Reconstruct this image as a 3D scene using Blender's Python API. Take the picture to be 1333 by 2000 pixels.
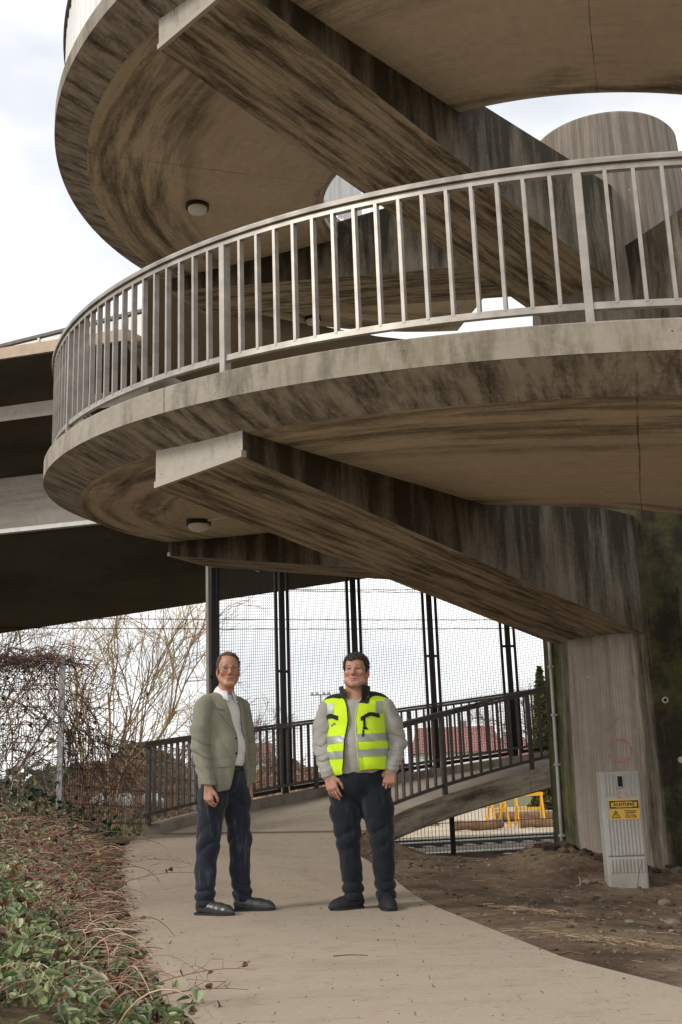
import bpy, bmesh, math, random
import numpy as np
from mathutils import Vector, Matrix
rad = math.radians
random.seed(7); rng = np.random.default_rng(7)
for o in list(bpy.data.objects): bpy.data.objects.remove(o)
S = bpy.context.scene
COL = S.collection
# ------------------------------------------------------------------ camera
cam_d = bpy.data.cameras.new('camera'); cam = bpy.data.objects.new('camera', cam_d); COL.objects.link(cam)
S.camera = cam
cam_d.sensor_fit = 'VERTICAL'; cam_d.sensor_height = 36.0
cam_d.lens = 36.0 * 2123.87 / 2000.0
cam_d.clip_start = 0.05; cam_d.clip_end = 6000
_p, _r = 0.2389, -0.0347
_fw = Vector((0, math.cos(_p), math.sin(_p))); _up = Vector((0, -math.sin(_p), math.cos(_p))); _rt = Vector((1, 0, 0))
_rt2 = math.cos(_r) * _rt + math.sin(_r) * _up; _up2 = -math.sin(_r) * _rt + math.cos(_r) * _up
M = Matrix.Identity(4)
for i in range(3):
    M[i][0] = _rt2[i]; M[i][1] = _up2[i]; M[i][2] = -_fw[i]
M[0][3], M[1][3], M[2][3] = 0, 0, 0.9
cam.matrix_world = M
# ------------------------------------------------------------------ sky and sun
SUN_AZ, SUN_EL = rad(207), rad(33)       # compass-like: direction the light comes from, measured from +X counter-clockwise
W = bpy.data.worlds.new('World'); S.world = W; W.use_nodes = True
nt = W.node_tree; nt.nodes.clear()
def N(t, typ, **kw):
    n = t.nodes.new(typ)
    for k, v in kw.items(): setattr(n, k, v)
    return n
out = N(nt, 'ShaderNodeOutputWorld'); bg = N(nt, 'ShaderNodeBackground')
sky = N(nt, 'ShaderNodeTexSky', sky_type='NISHITA', sun_disc=False, sun_elevation=SUN_EL, sun_rotation=rad(90) - SUN_AZ, air_density=1.0, dust_density=1.6)
tc = N(nt, 'ShaderNodeTexCoord')
mp = N(nt, 'ShaderNodeMapping'); mp.inputs['Scale'].default_value = (1.0, 1.0, 2.6)
n1 = N(nt, 'ShaderNodeTexNoise'); n1.inputs['Scale'].default_value = 1.7; n1.inputs['Detail'].default_value = 5; n1.inputs['Roughness'].default_value = .55
cr = N(nt, 'ShaderNodeValToRGB'); cr.color_ramp.elements[0].position = .36; cr.color_ramp.elements[1].position = .62
cr.color_ramp.elements[0].color = (.55, .55, .55, 1)
n2 = N(nt, 'ShaderNodeTexNoise'); n2.inputs['Scale'].default_value = 3.1; n2.inputs['Detail'].default_value = 3
cr2 = N(nt, 'ShaderNodeValToRGB')
cr2.color_ramp.elements[0].position = .32; cr2.color_ramp.elements[0].color = (8.9, 9.2, 9.6, 1)
cr2.color_ramp.elements[1].position = .62; cr2.color_ramp.elements[1].color = (12.0, 11.9, 11.7, 1)
mx = N(nt, 'ShaderNodeMix', data_type='RGBA')
L = nt.links.new
L(tc.outputs['Generated'], mp.inputs['Vector']); L(mp.outputs['Vector'], n1.inputs['Vector']); L(mp.outputs['Vector'], n2.inputs['Vector'])
L(n1.outputs['Fac'], cr.inputs['Fac']); L(n2.outputs['Fac'], cr2.inputs['Fac'])
L(cr.outputs['Color'], mx.inputs['Factor']); L(sky.outputs['Color'], mx.inputs['A']); L(cr2.outputs['Color'], mx.inputs['B'])
L(mx.outputs['Result'], bg.inputs['Color']); bg.inputs['Strength'].default_value = 0.10
L(bg.outputs['Background'], out.inputs['Surface'])
W.cycles.sampling_method = 'MANUAL'; W.cycles.sample_map_resolution = 256
sun_d = bpy.data.lights.new('sun', 'SUN'); sun_d.energy = 1.5; sun_d.angle = rad(12); sun_d.color = (1.0, .95, .88)
sun = bpy.data.objects.new('sun', sun_d); COL.objects.link(sun)
_d = -Vector((math.cos(SUN_AZ) * math.cos(SUN_EL), math.sin(SUN_AZ) * math.cos(SUN_EL), math.sin(SUN_EL)))
sun.rotation_euler = _d.to_track_quat('-Z', 'Y').to_euler()
vs = S.view_settings; vs.view_transform = 'Standard'; vs.look = 'None'; vs.exposure = 0.30; vs.gamma = 1.0; vs.use_curve_mapping = False
# ------------------------------------------------------------------ helpers
def put(o, parent=None):
    COL.objects.link(o)
    if parent is not None: o.parent = parent
    return o
def tag(o, label=None, cat=None, group=None, kind=None):
    if label: o['label'] = label
    if cat: o['category'] = cat
    if group: o['group'] = group
    if kind: o['kind'] = kind
    return o
def empty(name, loc=(0, 0, 0), rz=0, label=None, cat=None, group=None, kind=None):
    o = bpy.data.objects.new(name, None); o.location = loc; o.rotation_euler = (0, 0, rz); o.empty_display_size = .1
    put(o); return tag(o, label, cat, group, kind)
class MB:
    """collects vertices, faces and uvs and links them as one mesh object"""
    def __init__(s): s.v = []; s.f = []; s.uv = []; s.mi = []
    def vert(s, p): s.v.append((float(p[0]), float(p[1]), float(p[2]))); return len(s.v) - 1
    def face(s, ids, uv=None, mi=0):
        s.f.append(tuple(ids)); s.uv.append(uv); s.mi.append(mi)
    def quad(s, a, b, c, d, uv=None, mi=0):
        i = [s.vert(p) for p in (a, b, c, d)]; s.face(i, uv, mi)
    def box(s, c, size, rz=0.0, mi=0, axes=None):
        c = Vector(c); hx, hy, hz = [q / 2 for q in size]
        if axes is None:
            X = Vector((math.cos(rz), math.sin(rz), 0)); Y = Vector((-math.sin(rz), math.cos(rz), 0)); Z = Vector((0, 0, 1))
        else: X, Y, Z = [Vector(a).normalized() for a in axes]
        b = len(s.v)
        for dz in (-1, 1):
            for dy in (-1, 1):
                for dx in (-1, 1):
                    s.vert(c + X * dx * hx + Y * dy * hy + Z * dz * hz)
        for q in ((0, 2, 3, 1), (4, 5, 7, 6), (0, 1, 5, 4), (2, 6, 7, 3), (0, 4, 6, 2), (1, 3, 7, 5)):
            s.face([b + k for k in q], None, mi)
    def bar(s, a, b, w, h=None, mi=0, up=(0, 0, 1)):
        """rectangular bar from a to b"""
        a, b = Vector(a), Vector(b); d = b - a; Ln = d.length
        if Ln < 1e-6: return
        d.normalize(); u = Vector(up)
        if abs(d.dot(u)) > .98: u = Vector((1, 0, 0))
        y = u.cross(d).normalized(); z = d.cross(y)
        s.box((a + b) / 2, (Ln, w, h or w), axes=(d, y, z), mi=mi)
    def tube(s, pts, r, n=6, mi=0, cap=True, uvs=1.0):
        pts = [Vector(p) for p in pts]; rr = r if hasattr(r, '__len__') else [r] * len(pts)
        base = len(s.v); prev = None; Ln = 0; lens = []
        for k, p in enumerate(pts):
            t = (pts[min(k + 1, len(pts) - 1)] - pts[max(k - 1, 0)])
            if t.length < 1e-9: t = Vector((0, 0, 1))
            t.normalize()
            if prev is None:
                u = Vector((1, 0, 0)) if abs(t.x) < .8 else Vector((0, 1, 0))
                a = t.cross(u).normalized()
            else:
                a = prev - t * prev.dot(t)
                a = a.normalized() if a.length > 1e-6 else t.orthogonal().normalized()
            prev = a; b = t.cross(a)
            if k: Ln += (pts[k] - pts[k - 1]).length
            lens.append(Ln)
            for j in range(n):
                an = 2 * math.pi * j / n
                s.vert(p + (a * math.cos(an) + b * math.sin(an)) * rr[k])
        for k in range(len(pts) - 1):
            for j in range(n):
                j2 = (j + 1) % n; q = (base + k * n + j, base + k * n + j2, base + (k + 1) * n + j2, base + (k + 1) * n + j)
                s.face(q, ((j / n * uvs, lens[k]), ((j + 1) / n * uvs, lens[k]), ((j + 1) / n * uvs, lens[k + 1]), (j / n * uvs, lens[k + 1])), mi)
        if cap:
            s.face([base + j for j in range(n)][::-1], None, mi); e = base + (len(pts) - 1) * n
            s.face([e + j for j in range(n)], None, mi)
    def lathe(s, prof, n=24, c=(0, 0, 0), mi=0):
        b = len(s.v)
        for r, z in prof:
            for j in range(n):
                a = 2 * math.pi * j / n; s.vert((c[0] + r * math.cos(a), c[1] + r * math.sin(a), c[2] + z))
        for k in range(len(prof) - 1):
            for j in range(n):
                j2 = (j + 1) % n
                s.face((b + k * n + j, b + k * n + j2, b + (k + 1) * n + j2, b + (k + 1) * n + j), None, mi)
    def mesh(s, name):
        m = bpy.data.meshes.new(name); m.from_pydata(s.v, [], s.f)
        if any(u is not None for u in s.uv):
            ul = m.uv_layers.new(name='UVMap'); arr = np.zeros((len(m.loops), 2), np.float32); k = 0
            for f, u in zip(s.f, s.uv):
                if u is not None: arr[k:k + len(f)] = u
                k += len(f)
            ul.data.foreach_set('uv', arr.ravel())
        if any(s.mi): m.polygons.foreach_set('material_index', s.mi)
        m.update(); return m
    def build(s, name, mat, parent=None, smooth=False, fix=False):
        m = s.mesh(name)
        for mm in (mat if isinstance(mat, (list, tuple)) else [mat]): m.materials.append(mm)
        if fix:
            bm = bmesh.new(); bm.from_mesh(m); bmesh.ops.recalc_face_normals(bm, faces=bm.faces); bm.to_mesh(m); bm.free()
        if smooth: m.polygons.foreach_set('use_smooth', [True] * len(m.polygons))
        o = bpy.data.objects.new(name, m); put(o, parent); return o
def bevel(o, w, seg=1, ang=30):
    b = o.modifiers.new('bevel', 'BEVEL'); b.width = w; b.segments = seg; b.limit_method = 'ANGLE'; b.angle_limit = rad(ang); return o
def sstep(x, a=0.0, b=1.0):
    t = np.clip((np.asarray(x, float) - a) / (b - a), 0, 1); return t * t * (3 - 2 * t)
# ------------------------------------------------------------------ materials
class Mat:
    def __init__(s, name):
        s.m = bpy.data.materials.new(name); s.m.use_nodes = True; s.t = s.m.node_tree
        s.b = s.t.nodes['Principled BSDF']; s.L = s.t.links.new
        s._tc = None
    def n(s, typ, **kw): return N(s.t, typ, **kw)
    def coord(s, kind='Object', scale=(1, 1, 1)):
        if s._tc is None: s._tc = s.n('ShaderNodeTexCoord')
        mp = s.n('ShaderNodeMapping'); mp.inputs['Scale'].default_value = scale
        s.L(s._tc.outputs[kind], mp.inputs['Vector']); return mp.outputs['Vector']
    def noise(s, vec, scale=5, detail=4, rough=.55, dist=0.0):
        n = s.n('ShaderNodeTexNoise'); n.inputs['Scale'].default_value = scale; n.inputs['Detail'].default_value = detail
        n.inputs['Roughness'].default_value = rough; n.inputs['Distortion'].default_value = dist
        s.L(vec, n.inputs['Vector']); return n.outputs['Fac']
    def voro(s, vec, scale=5, feature='F1'):
        n = s.n('ShaderNodeTexVoronoi', feature=feature); n.inputs['Scale'].default_value = scale; s.L(vec, n.inputs['Vector']); return n.outputs['Distance']
    def ramp(s, fac, stops, interp='LINEAR'):
        r = s.n('ShaderNodeValToRGB'); cr = r.color_ramp; cr.interpolation = interp
        while len(cr.elements) < len(stops): cr.elements.new(.5)
        for e, (p, c) in zip(cr.elements, stops):
            e.position = p; c = (c, c, c) if not hasattr(c, '__len__') else c; e.color = (c[0], c[1], c[2], 1)
        s.L(fac, r.inputs['Fac']); return r.outputs['Color']
    def mix(s, fac, a, b, blend='MIX'):
        m = s.n('ShaderNodeMix', data_type='RGBA', blend_type=blend)
        for k, v in (('Factor', fac), ('A', a), ('B', b)):
            if hasattr(v, 'is_linked') or hasattr(v, 'links'): s.L(v, m.inputs[k])
            elif k == 'Factor': m.inputs[k].default_value = v
            else: m.inputs[k].default_value = (v[0], v[1], v[2], 1) if hasattr(v, '__len__') else (v, v, v, 1)
        return m.outputs['Result']
    def math(s, op, a, b=None):
        m = s.n('ShaderNodeMath', operation=op)
        for i, v in enumerate((a, b)):
            if v is None: continue
            if hasattr(v, 'links'): s.L(v, m.inputs[i])
            else: m.inputs[i].default_value = v
        return m.outputs['Value']
    def sep(s, vec):
        n = s.n('ShaderNodeSeparateXYZ'); s.L(vec, n.inputs[0]); return n.outputs
    def col(s, c):
        if hasattr(c, 'links'): s.L(c, s.b.inputs['Base Color'])
        else: s.b.inputs['Base Color'].default_value = (c[0], c[1], c[2], 1)
        return s
    def rough(s, r):
        if hasattr(r, 'links'): s.L(r, s.b.inputs['Roughness'])
        else: s.b.inputs['Roughness'].default_value = r
        return s
    def bump(s, h, strength=.3, dist=.01):
        b = s.n('ShaderNodeBump'); b.inputs['Strength'].default_value = strength; b.inputs['Distance'].default_value = dist
        s.L(h, b.inputs['Height']); s.L(b.outputs['Normal'], s.b.inputs['Normal']); return s
    def set(s, **kw):
        for k, v in kw.items(): s.b.inputs[k.replace('_', ' ')].default_value = v
        return s
def simple(name, c, rough=.6, metal=0.0, var=.12, scale=8, bump=0.0):
    m = Mat(name); v = m.coord('Object'); n = m.noise(v, scale, 5)
    d = [q * (1 - var) for q in c]; b = [min(1, q * (1 + var)) for q in c]
    m.col(m.ramp(n, [(.3, d), (.7, b)])).rough(rough).set(Metallic=metal)
    if bump: m.bump(n, bump, .01)
    return m.m
CB = (.36, .315, .255)      # board-marked concrete, warm grey
CDK = (.038, .031, .018)    # wet algae black-brown
COL_ = (.11, .105, .045)    # olive algae
def concrete(name, coord, streak, base=CB, stain=.55, lo=.42, hi=.66, fine=9.0, algae=.35, pores=True, big=.55, mask=None, dark=CDK, blot=.35, drip=0.0, joint=0.0, boards=None):
    """weathered concrete: grain, blotches, ragged run-off stains stretched along one axis, olive algae, pores, formwork boards and joints"""
    m = Mat(name); v = m.coord(coord); vs_ = m.coord(coord, streak)
    g = m.noise(v, fine, 5, .72); bl = m.noise(v, big, 3, .6, .4)
    c = m.mix(g, [q * .72 for q in base], [min(1, q * 1.26) for q in base])
    c = m.mix(m.ramp(bl, [(.38, 0.0), (.7, blot)]), c, [base[0] * .60, base[1] * .52, base[2] * .42])
    st = m.noise(vs_, 1.0, 8, .70, .25)
    if drip: st = m.math('SUBTRACT', st, m.math('MULTIPLY', m.sep(v)[1], drip))
    st = m.math('ADD', st, m.math('MULTIPLY', m.math('SUBTRACT', m.noise(v, 22, 3, .7), .5), .14))
    st2 = m.noise(vs_, 2.3, 4, .65)
    sm = m.ramp(st, [(lo, 0.0), ((lo + hi) / 2, stain * .55), (hi, stain)])
    if mask is not None: sm = m.math('MULTIPLY', sm, mask(m))
    al = m.math('MULTIPLY', m.ramp(st2, [(.45, 0.0), (.66, algae)]), m.ramp(bl, [(.35, .1), (.6, 1.0)]))
    c = m.mix(al, c, COL_); c = m.mix(sm, c, dark)
    if boards:      # narrow seams left by the shuttering boards
        w = m.n('ShaderNodeTexWave', wave_type='BANDS', bands_direction=boards[0]); w.inputs['Scale'].default_value = boards[1]; w.inputs['Distortion'].default_value = .25; w.inputs['Detail'].default_value = 2
        m.L(v, w.inputs['Vector']); c = m.mix(m.ramp(w.outputs['Fac'], [(.0, boards[2]), (.07, 0.0)]), c, [q * .35 for q in base])
    if joint:
        fr = m.math('FRACT', m.math('DIVIDE', m.sep(v)[0], joint)); c = m.mix(m.math('MULTIPLY', m.math('LESS_THAN', fr, .0045), m.ramp(m.noise(v, 3, 3), [(.35, .2), (.6, .75)])), c, (.06, .05, .035))
    if pores:
        p = m.voro(v, 16); pm = m.ramp(p, [(.05, 1.0), (.11, 0.0)]); pn = m.ramp(m.noise(v, 2.2, 2), [(.46, 0.0), (.52, 1.0)])
        pm = m.math('MULTIPLY', pm, pn); c = m.mix(pm, c, (.05, .045, .035))
    m.col(c).rough(.88).bump(g, .35, .012)
    m.set(Specular_IOR_Level=.25)
    return m.m
def band(axis, a, b, c, d, uvk='UV'):
    """mask on a uv axis: 0 below a, 1 between b and c, 0 above d"""
    def f(m):
        v = m.sep(m.coord(uvk))[axis]
        n = m.math('MULTIPLY', m.math('SUBTRACT', m.noise(m.coord(uvk), .9, 4), .5), .8)
        v = m.math('ADD', v, n)
        up = m.n('ShaderNodeMapRange'); up.inputs[1].default_value = a; up.inputs[2].default_value = b; m.L(v, up.inputs[0])
        dn = m.n('ShaderNodeMapRange'); dn.inputs[1].default_value = c; dn.inputs[2].default_value = d; dn.inputs[3].default_value = 1; dn.inputs[4].default_value = 0; m.L(v, dn.inputs[0])
        return m.math('MULTIPLY', up.outputs[0], dn.outputs[0])
    return f
# ------------------------------------------------------------------ the spiral ramp (core column, helical deck, kerb, radial beams)
CXY = (3.296, 11.777); R_OUT, R_CR, R_IN, R_CORE = 6.382, 6.046, 3.39, .90
Z0, SL = 3.628, .6045
T0, T1 = rad(-293), rad(484)
def kz(t):
    return Z0 + SL * t - .13 * float(sstep(-t, rad(180), rad(285)))
def pol(r, t, z=0.0):
    th = rad(-135) - t
    return Vector((CXY[0] + r * math.cos(th), CXY[1] + r * math.sin(th), z))
def two(f1, f2):
    def f(m): return m.math('MAXIMUM', f1(m), f2(m))
    return f
M_SOFF = concrete('soffit_concrete', 'UV', (.55, 4.4, 1), base=(.60, .505, .385), stain=.82, lo=.44, hi=.64, algae=.18, big=.45, pores=False, blot=.25, joint=2.62,
                  mask=two(band(1, 4.85, 5.25, 6.3, 6.6), band(1, 2.0, 2.2, 3.5, 3.75)))
M_HAUN = concrete('haunch_concrete', 'UV', (9.0, 1.3, 1), base=(.40, .35, .28), stain=.88, lo=.44, hi=.64, algae=.55, big=.7, blot=.25)
M_KERB = concrete('kerb_concrete', 'UV', (4.0, .7, 1), base=(.355, .315, .26), stain=.6, lo=.50, hi=.68, algae=.60, big=.4, blot=.45, joint=3.1)
M_DECKT = concrete('deck_paving', 'UV', (.8, .8, 1), base=(.44, .375, .30), stain=.25, algae=.1, big=.5, pores=False)
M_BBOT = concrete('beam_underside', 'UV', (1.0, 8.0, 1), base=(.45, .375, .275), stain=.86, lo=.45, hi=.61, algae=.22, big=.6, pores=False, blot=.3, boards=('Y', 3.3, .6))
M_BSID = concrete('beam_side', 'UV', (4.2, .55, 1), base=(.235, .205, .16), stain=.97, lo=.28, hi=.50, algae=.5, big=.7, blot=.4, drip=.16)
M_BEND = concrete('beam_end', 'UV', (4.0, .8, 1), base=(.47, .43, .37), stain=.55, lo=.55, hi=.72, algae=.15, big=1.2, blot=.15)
ramp = empty('spiral_ramp', (CXY[0], CXY[1], 0), 0, 'weathered concrete spiral ramp winding up around a round core column', 'ramp')
def local(o):      # geometry is written in world coordinates; keep it there under the ramp's empty
    o.matrix_parent_inverse = Matrix.Translation((-CXY[0], -CXY[1], 0)); return o
def sweep(prof, t0, t1, step, mb, mis, close=True, uvr=True):
    """prof: list of (r, dz, v); quads between neighbours, one material index per profile edge"""
    n = max(2, int(round((t1 - t0) / step)) + 1); ts = np.linspace(t0, t1, n); base = len(mb.v); m = len(prof)
    for t in ts:
        k = kz(t)
        for r, dz, v in prof: mb.vert(pol(r, t, k + dz))
    E = m if close else m - 1
    for i in range(n - 1):
        for j in range(E):
            j2 = (j + 1) % m; a = base + i * m + j; b = base + i * m + j2; c = base + (i + 1) * m + j2; d = base + (i + 1) * m + j
            u0, u1 = ts[i] * 5, ts[i + 1] * 5; v0 = prof[j][2]; v1 = prof[j2][2] if j2 else prof[j][2] + .3
            mb.face((a, d, c, b), ((u0, v0), (u1, v0), (u1, v1), (u0, v1)), mis[j])
    if close:
        mb.face([base + j for j in range(m)], None, mis[0]); e = base + (n - 1) * m
        mb.face([e + j for j in range(m)][::-1], None, mis[0])
ST = rad(1.5)
mb = MB()   # deck slab: top, inner edge, soffit, haunch, face under the kerb
sweep([(6.125, -.12, 6.1), (R_IN, -.12, 3.39), (R_IN, -.40, 3.1), (R_IN + .05, -.425, 3.4), (5.0, -.385, 5.0), (R_CR, -.34, 6.046), (R_OUT - .002, -.195, 6.6), (6.125, -.195, 6.9)],
      T0, T1, ST, mb, [0, 1, 1, 1, 1, 2, 2, 0])
deck = local(mb.build('deck', [M_DECKT, M_SOFF, M_HAUN], ramp, fix=True))
mb = MB()   # outer kerb with its fascia
sweep([(6.128, -.193, .0), (R_OUT, -.193, .25), (R_OUT, -.012, .45), (R_OUT - .012, 0, .46), (6.14, 0, .7), (6.128, -.012, .72)], T0, T1, ST, mb, [0] * 6)
kerb = local(mb.build('kerb', M_KERB, ramp, fix=True))
# landing slab joining the top turn to the overpass
mb = MB(); lp_ = [pol(6.30, rad(-135 - a) + 4 * math.pi) for a in (159, 150, 141, 132, 123, 114, 106)] + [Vector((2.6, 19.3, 0)), Vector((-2.4, 19.25, 0)), Vector((-3.3, 17.5, 0))]
for z in (7.93, 8.27):
    for p in lp_: mb.vert((p.x, p.y, z))
n_ = len(lp_); mb.face(range(n_)); mb.face(range(n_, 2 * n_))
for j in range(n_): mb.face((j, (j + 1) % n_, n_ + (j + 1) % n_, n_ + j))
local(mb.build('landing', M_SOFF, ramp, fix=True))
# core column: board-marked, algae on both flanks, pale dry strip between
def core_mat():
    m = Mat('core_concrete'); v = m.coord('Object'); sx, sy, sz = m.sep(v)
    ang = m.math('ARCTAN2', sy, sx)
    g = m.noise(v, 10, 6, .6); bl = m.noise(v, .8, 5, .6, .5)
    cmb = m.n('ShaderNodeCombineXYZ'); m.L(m.math('MULTIPLY', ang, 15.0), cmb.inputs[0]); m.L(m.math('MULTIPLY', sz, .55), cmb.inputs[1])
    st = m.noise(cmb.outputs[0], 1.0, 6, .62)
    bw = m.n('ShaderNodeTexWave', wave_type='BANDS', bands_direction='X'); bw.inputs['Scale'].default_value = .75; bw.inputs['Distortion'].default_value = .6; bw.inputs['Detail'].default_value = 3
    m.L(cmb.outputs[0], bw.inputs['Vector'])
    c = m.mix(g, (.33, .275, .225), (.52, .45, .375))
    c = m.mix(m.ramp(st, [(.45, 0.0), (.75, .55)]), c, (.12, .105, .08))
    c = m.mix(m.ramp(bw.outputs['Fac'], [(.0, .35), (.12, 0.0)]), c, (.13, .115, .095))
    # algae and wet dirt: on both sides of the dry strip that faces the path, fading out above the second deck
    rag = m.math('MULTIPLY', m.math('SUBTRACT', m.noise(cmb.outputs[0], .55, 8, .74), .5), .95)
    da = m.math('ADD', m.math('ABSOLUTE', m.math('ADD', ang, 2.31)), rag)
    al = m.ramp(da, [(.29, 0.0), (.37, .55), (.49, .97)])
    low = m.ramp(m.math('ADD', m.math('MULTIPLY', sz, .1), m.math('MULTIPLY', bl, .12)), [(.46, 1.0), (.62, .25)])
    strip = m.ramp(m.math('ADD', m.math('MULTIPLY', sz, .1), m.math('MULTIPLY', bl, .05)), [(.235, 0.0), (.255, .9)])
    al = m.math('MULTIPLY', m.math('MAXIMUM', al, strip), low)
    lft = m.ramp(m.math('ADD', m.math('MULTIPLY', ang, -.25), .0), [(.50, 0.0), (.66, 1.0)])
    gd = m.mix(m.ramp(m.noise(v, 2.6, 7, .72), [(.44, 0.0), (.66, 1.0)]), (.018, .015, .009), (.085, .085, .026))
    gg = m.mix(m.ramp(m.noise(v, 4.0, 7, .72), [(.36, 0.0), (.62, 1.0)]), (.024, .022, .012), (.115, .12, .042))
    c = m.mix(al, c, m.mix(lft, gd, gg))
    top = m.ramp(m.math('MULTIPLY', sz, .1), [(.50, 0.0), (.62, .8)]); c = m.mix(m.math('MULTIPLY', top, m.ramp(st, [(.3, .35), (.6, 1.0)])), c, (.115, .092, .072))
    p = m.voro(v, 2.4); pm = m.ramp(p, [(.030, 1.0), (.036, 0.0)]); c = m.mix(m.math('MULTIPLY', pm, .8), c, (.55, .53, .48))
    m.col(c).rough(.9).bump(m.math('ADD', m.math('MULTIPLY', g, .5), m.math('ADD', st, m.math('MULTIPLY', bw.outputs['Fac'], .35))), .4, .012).set(Specular_IOR_Level=.25)
    return m.m
def core_r(z): return float(np.interp(z, [-1.2, 0, 2.5, 5.5, 8.1], [1.20, 1.19, 1.15, 1.0, .87]))
mb = MB(); mb.lathe([(0, -1.2), (core_r(-1.2), -1.2), (core_r(1.0), 1.0), (core_r(3.0), 3.0), (core_r(5.5), 5.5), (core_r(8.09), 8.09), (core_r(8.09) - .03, 8.13), (0, 8.13)], 72)
core = mb.build('core_column', core_mat(), ramp, smooth=False)
core.data.polygons.foreach_set('use_smooth', [len(p.vertices) == 4 and abs(p.normal.z) < .5 for p in core.data.polygons])
# radial beams
BW = .52
def beam(t, r_end=6.05):
    mb = MB(); k = kz(t); th = rad(-135) - t; u = Vector((math.cos(th), math.sin(th), 0)); n = Vector((-u.y, u.x, 0))
    zb = lambda r: k - .57 - (6.05 - r) * (.86 / 4.84)
    rs = [.55, 1.2, 2.2, R_IN, 4.6, r_end]
    pt = lambda r, s, z: Vector((CXY[0], CXY[1], 0)) + u * r + n * s * BW + Vector((0, 0, z))
    ztop = k - .27
    for a, b in zip(rs[:-1], rs[1:]):
        for s in (-1, 1):
            mb.quad(pt(a, s, zb(a)), pt(b, s, zb(b)), pt(b, s, ztop), pt(a, s, ztop), ((a, ztop - zb(a)), (b, ztop - zb(b)), (b, 0), (a, 0)), 1)
        mb.quad(pt(a, -1, zb(a)), pt(a, 1, zb(a)), pt(b, 1, zb(b)), pt(b, -1, zb(b)), ((a, 0), (a, 1.04), (b, 1.04), (b, 0)), 0)
        mb.quad(pt(a, -1, ztop), pt(b, -1, ztop), pt(b, 1, ztop), pt(a, 1, ztop), ((a, 0), (b, 0), (b, 1.04), (a, 1.04)), 1)
    r = r_end; z0 = zb(r)
    mb.quad(pt(r, -1, z0), pt(r, 1, z0), pt(r, 1, ztop), pt(r, -1, ztop), ((0, z0), (1.04, z0), (1.04, ztop), (0, ztop)), 2)
    # drip lip along the lower edge of the end face
    o = mb
    def P(rr, s, z, w): return Vector((CXY[0], CXY[1], 0)) + u * rr + n * s * (BW + w) + Vector((0, 0, z))
    b0 = len(o.v)
    for rr in (r - .03, r + .014):
        for s in (-1, 1):
            for z in (z0 - .004, z0 + .045): o.vert(P(rr, s, z, .003))
    for q in ((0, 1, 3, 2), (4, 6, 7, 5), (0, 4, 5, 1), (2, 3, 7, 6), (1, 5, 7, 3), (0, 2, 6, 4)): o.face([b0 + i for i in q], None, 2)
    m = mb.mesh('beam')
    for mm in (M_BBOT, M_BSID, M_BEND): m.materials.append(mm)
    bm = bmesh.new(); bm.from_mesh(m); bmesh.ops.remove_doubles(bm, verts=bm.verts, dist=1e-4); bmesh.ops.recalc_face_normals(bm, faces=bm.faces); bm.to_mesh(m); bm.free()
    ob = bpy.data.objects.new('beam', m); put(ob, ramp); local(ob); return ob
for deg in (-143.4, -71.4, .6, 72.6, 144.6, 216.6, 288.6, 360.6, 432.6): beam(rad(deg))
# form-tie holes and faded orange sprayed marks on the core column
M_TIE = simple('tie_plug', (.50, .48, .43), .8); M_HOLE = simple('tie_hole_dark', (.012, .011, .010), .9)
M_SPRAY = simple('faded_orange_spray', (.46, .225, .125), .9, var=.35, scale=30)
def on_core(az, z, off=0.0):
    rr = core_r(z) + off
    return Vector((rr * math.cos(az), rr * math.sin(az), z)), Vector((math.cos(az), math.sin(az), 0)), Vector((-math.sin(az), math.cos(az), 0))
for az, z, hole in ((-1.775, 1.515, True), (-1.60, 1.50, True), (-1.70, .95, False), (-1.60, .08, False)):
    p, nrm, tan = on_core(az, z, .001); mb = MB()
    for rr, w, mi in ((.030, .007, 0), (.017 if hole else .012, .010, 1 if hole else 0)):
        b = len(mb.v)
        for j in range(16):
            a = 2 * math.pi * j / 16; q = tan * math.cos(a) * rr + Vector((0, 0, 1)) * math.sin(a) * rr
            mb.vert(p + q - nrm * .02); mb.vert(p + q + nrm * w)
        for j in range(16):
            k = (j + 1) % 16; mb.face((b + 2 * j, b + 2 * k, b + 2 * k + 1, b + 2 * j + 1), None, mi)
        mb.face([b + 2 * j + 1 for j in range(16)], None, mi)
    mb.build('form_tie', [M_TIE, M_HOLE], ramp, fix=True)
def spray(path, w):
    """a thin strip of paint lying on the column; path is (azimuth, height)"""
    mb = MB(); prev = None
    for i, (az, z) in enumerate(path):
        a2 = path[min(i + 1, len(path) - 1)]; a1 = path[max(i - 1, 0)]
        dx, dz = (a2[0] - a1[0]) * 1.17, a2[1] - a1[1]; l = math.hypot(dx, dz) or 1; nx, nz = -dz / l, dx / l
        ww = w * random.uniform(.55, 1.1)
        cur = [mb.vert(on_core(az + s * nx * ww / 1.17, z + s * nz * ww, .003)[0]) for s in (-.5, .5)]
        if prev: mb.face((prev[0], cur[0], cur[1], prev[1]))
        prev = cur
    mb.build('paint_mark', M_SPRAY, ramp)
A0 = -2.185
spray([(A0 + .105 * math.cos(a) * 1.0, 1.055 + .105 * math.sin(a)) for a in np.linspace(2.6, -3.0, 30)], .022)
spray([(A0 - .10 + .02 * i, 1.25 + .022 * i) for i in range(6)], .014)
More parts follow.
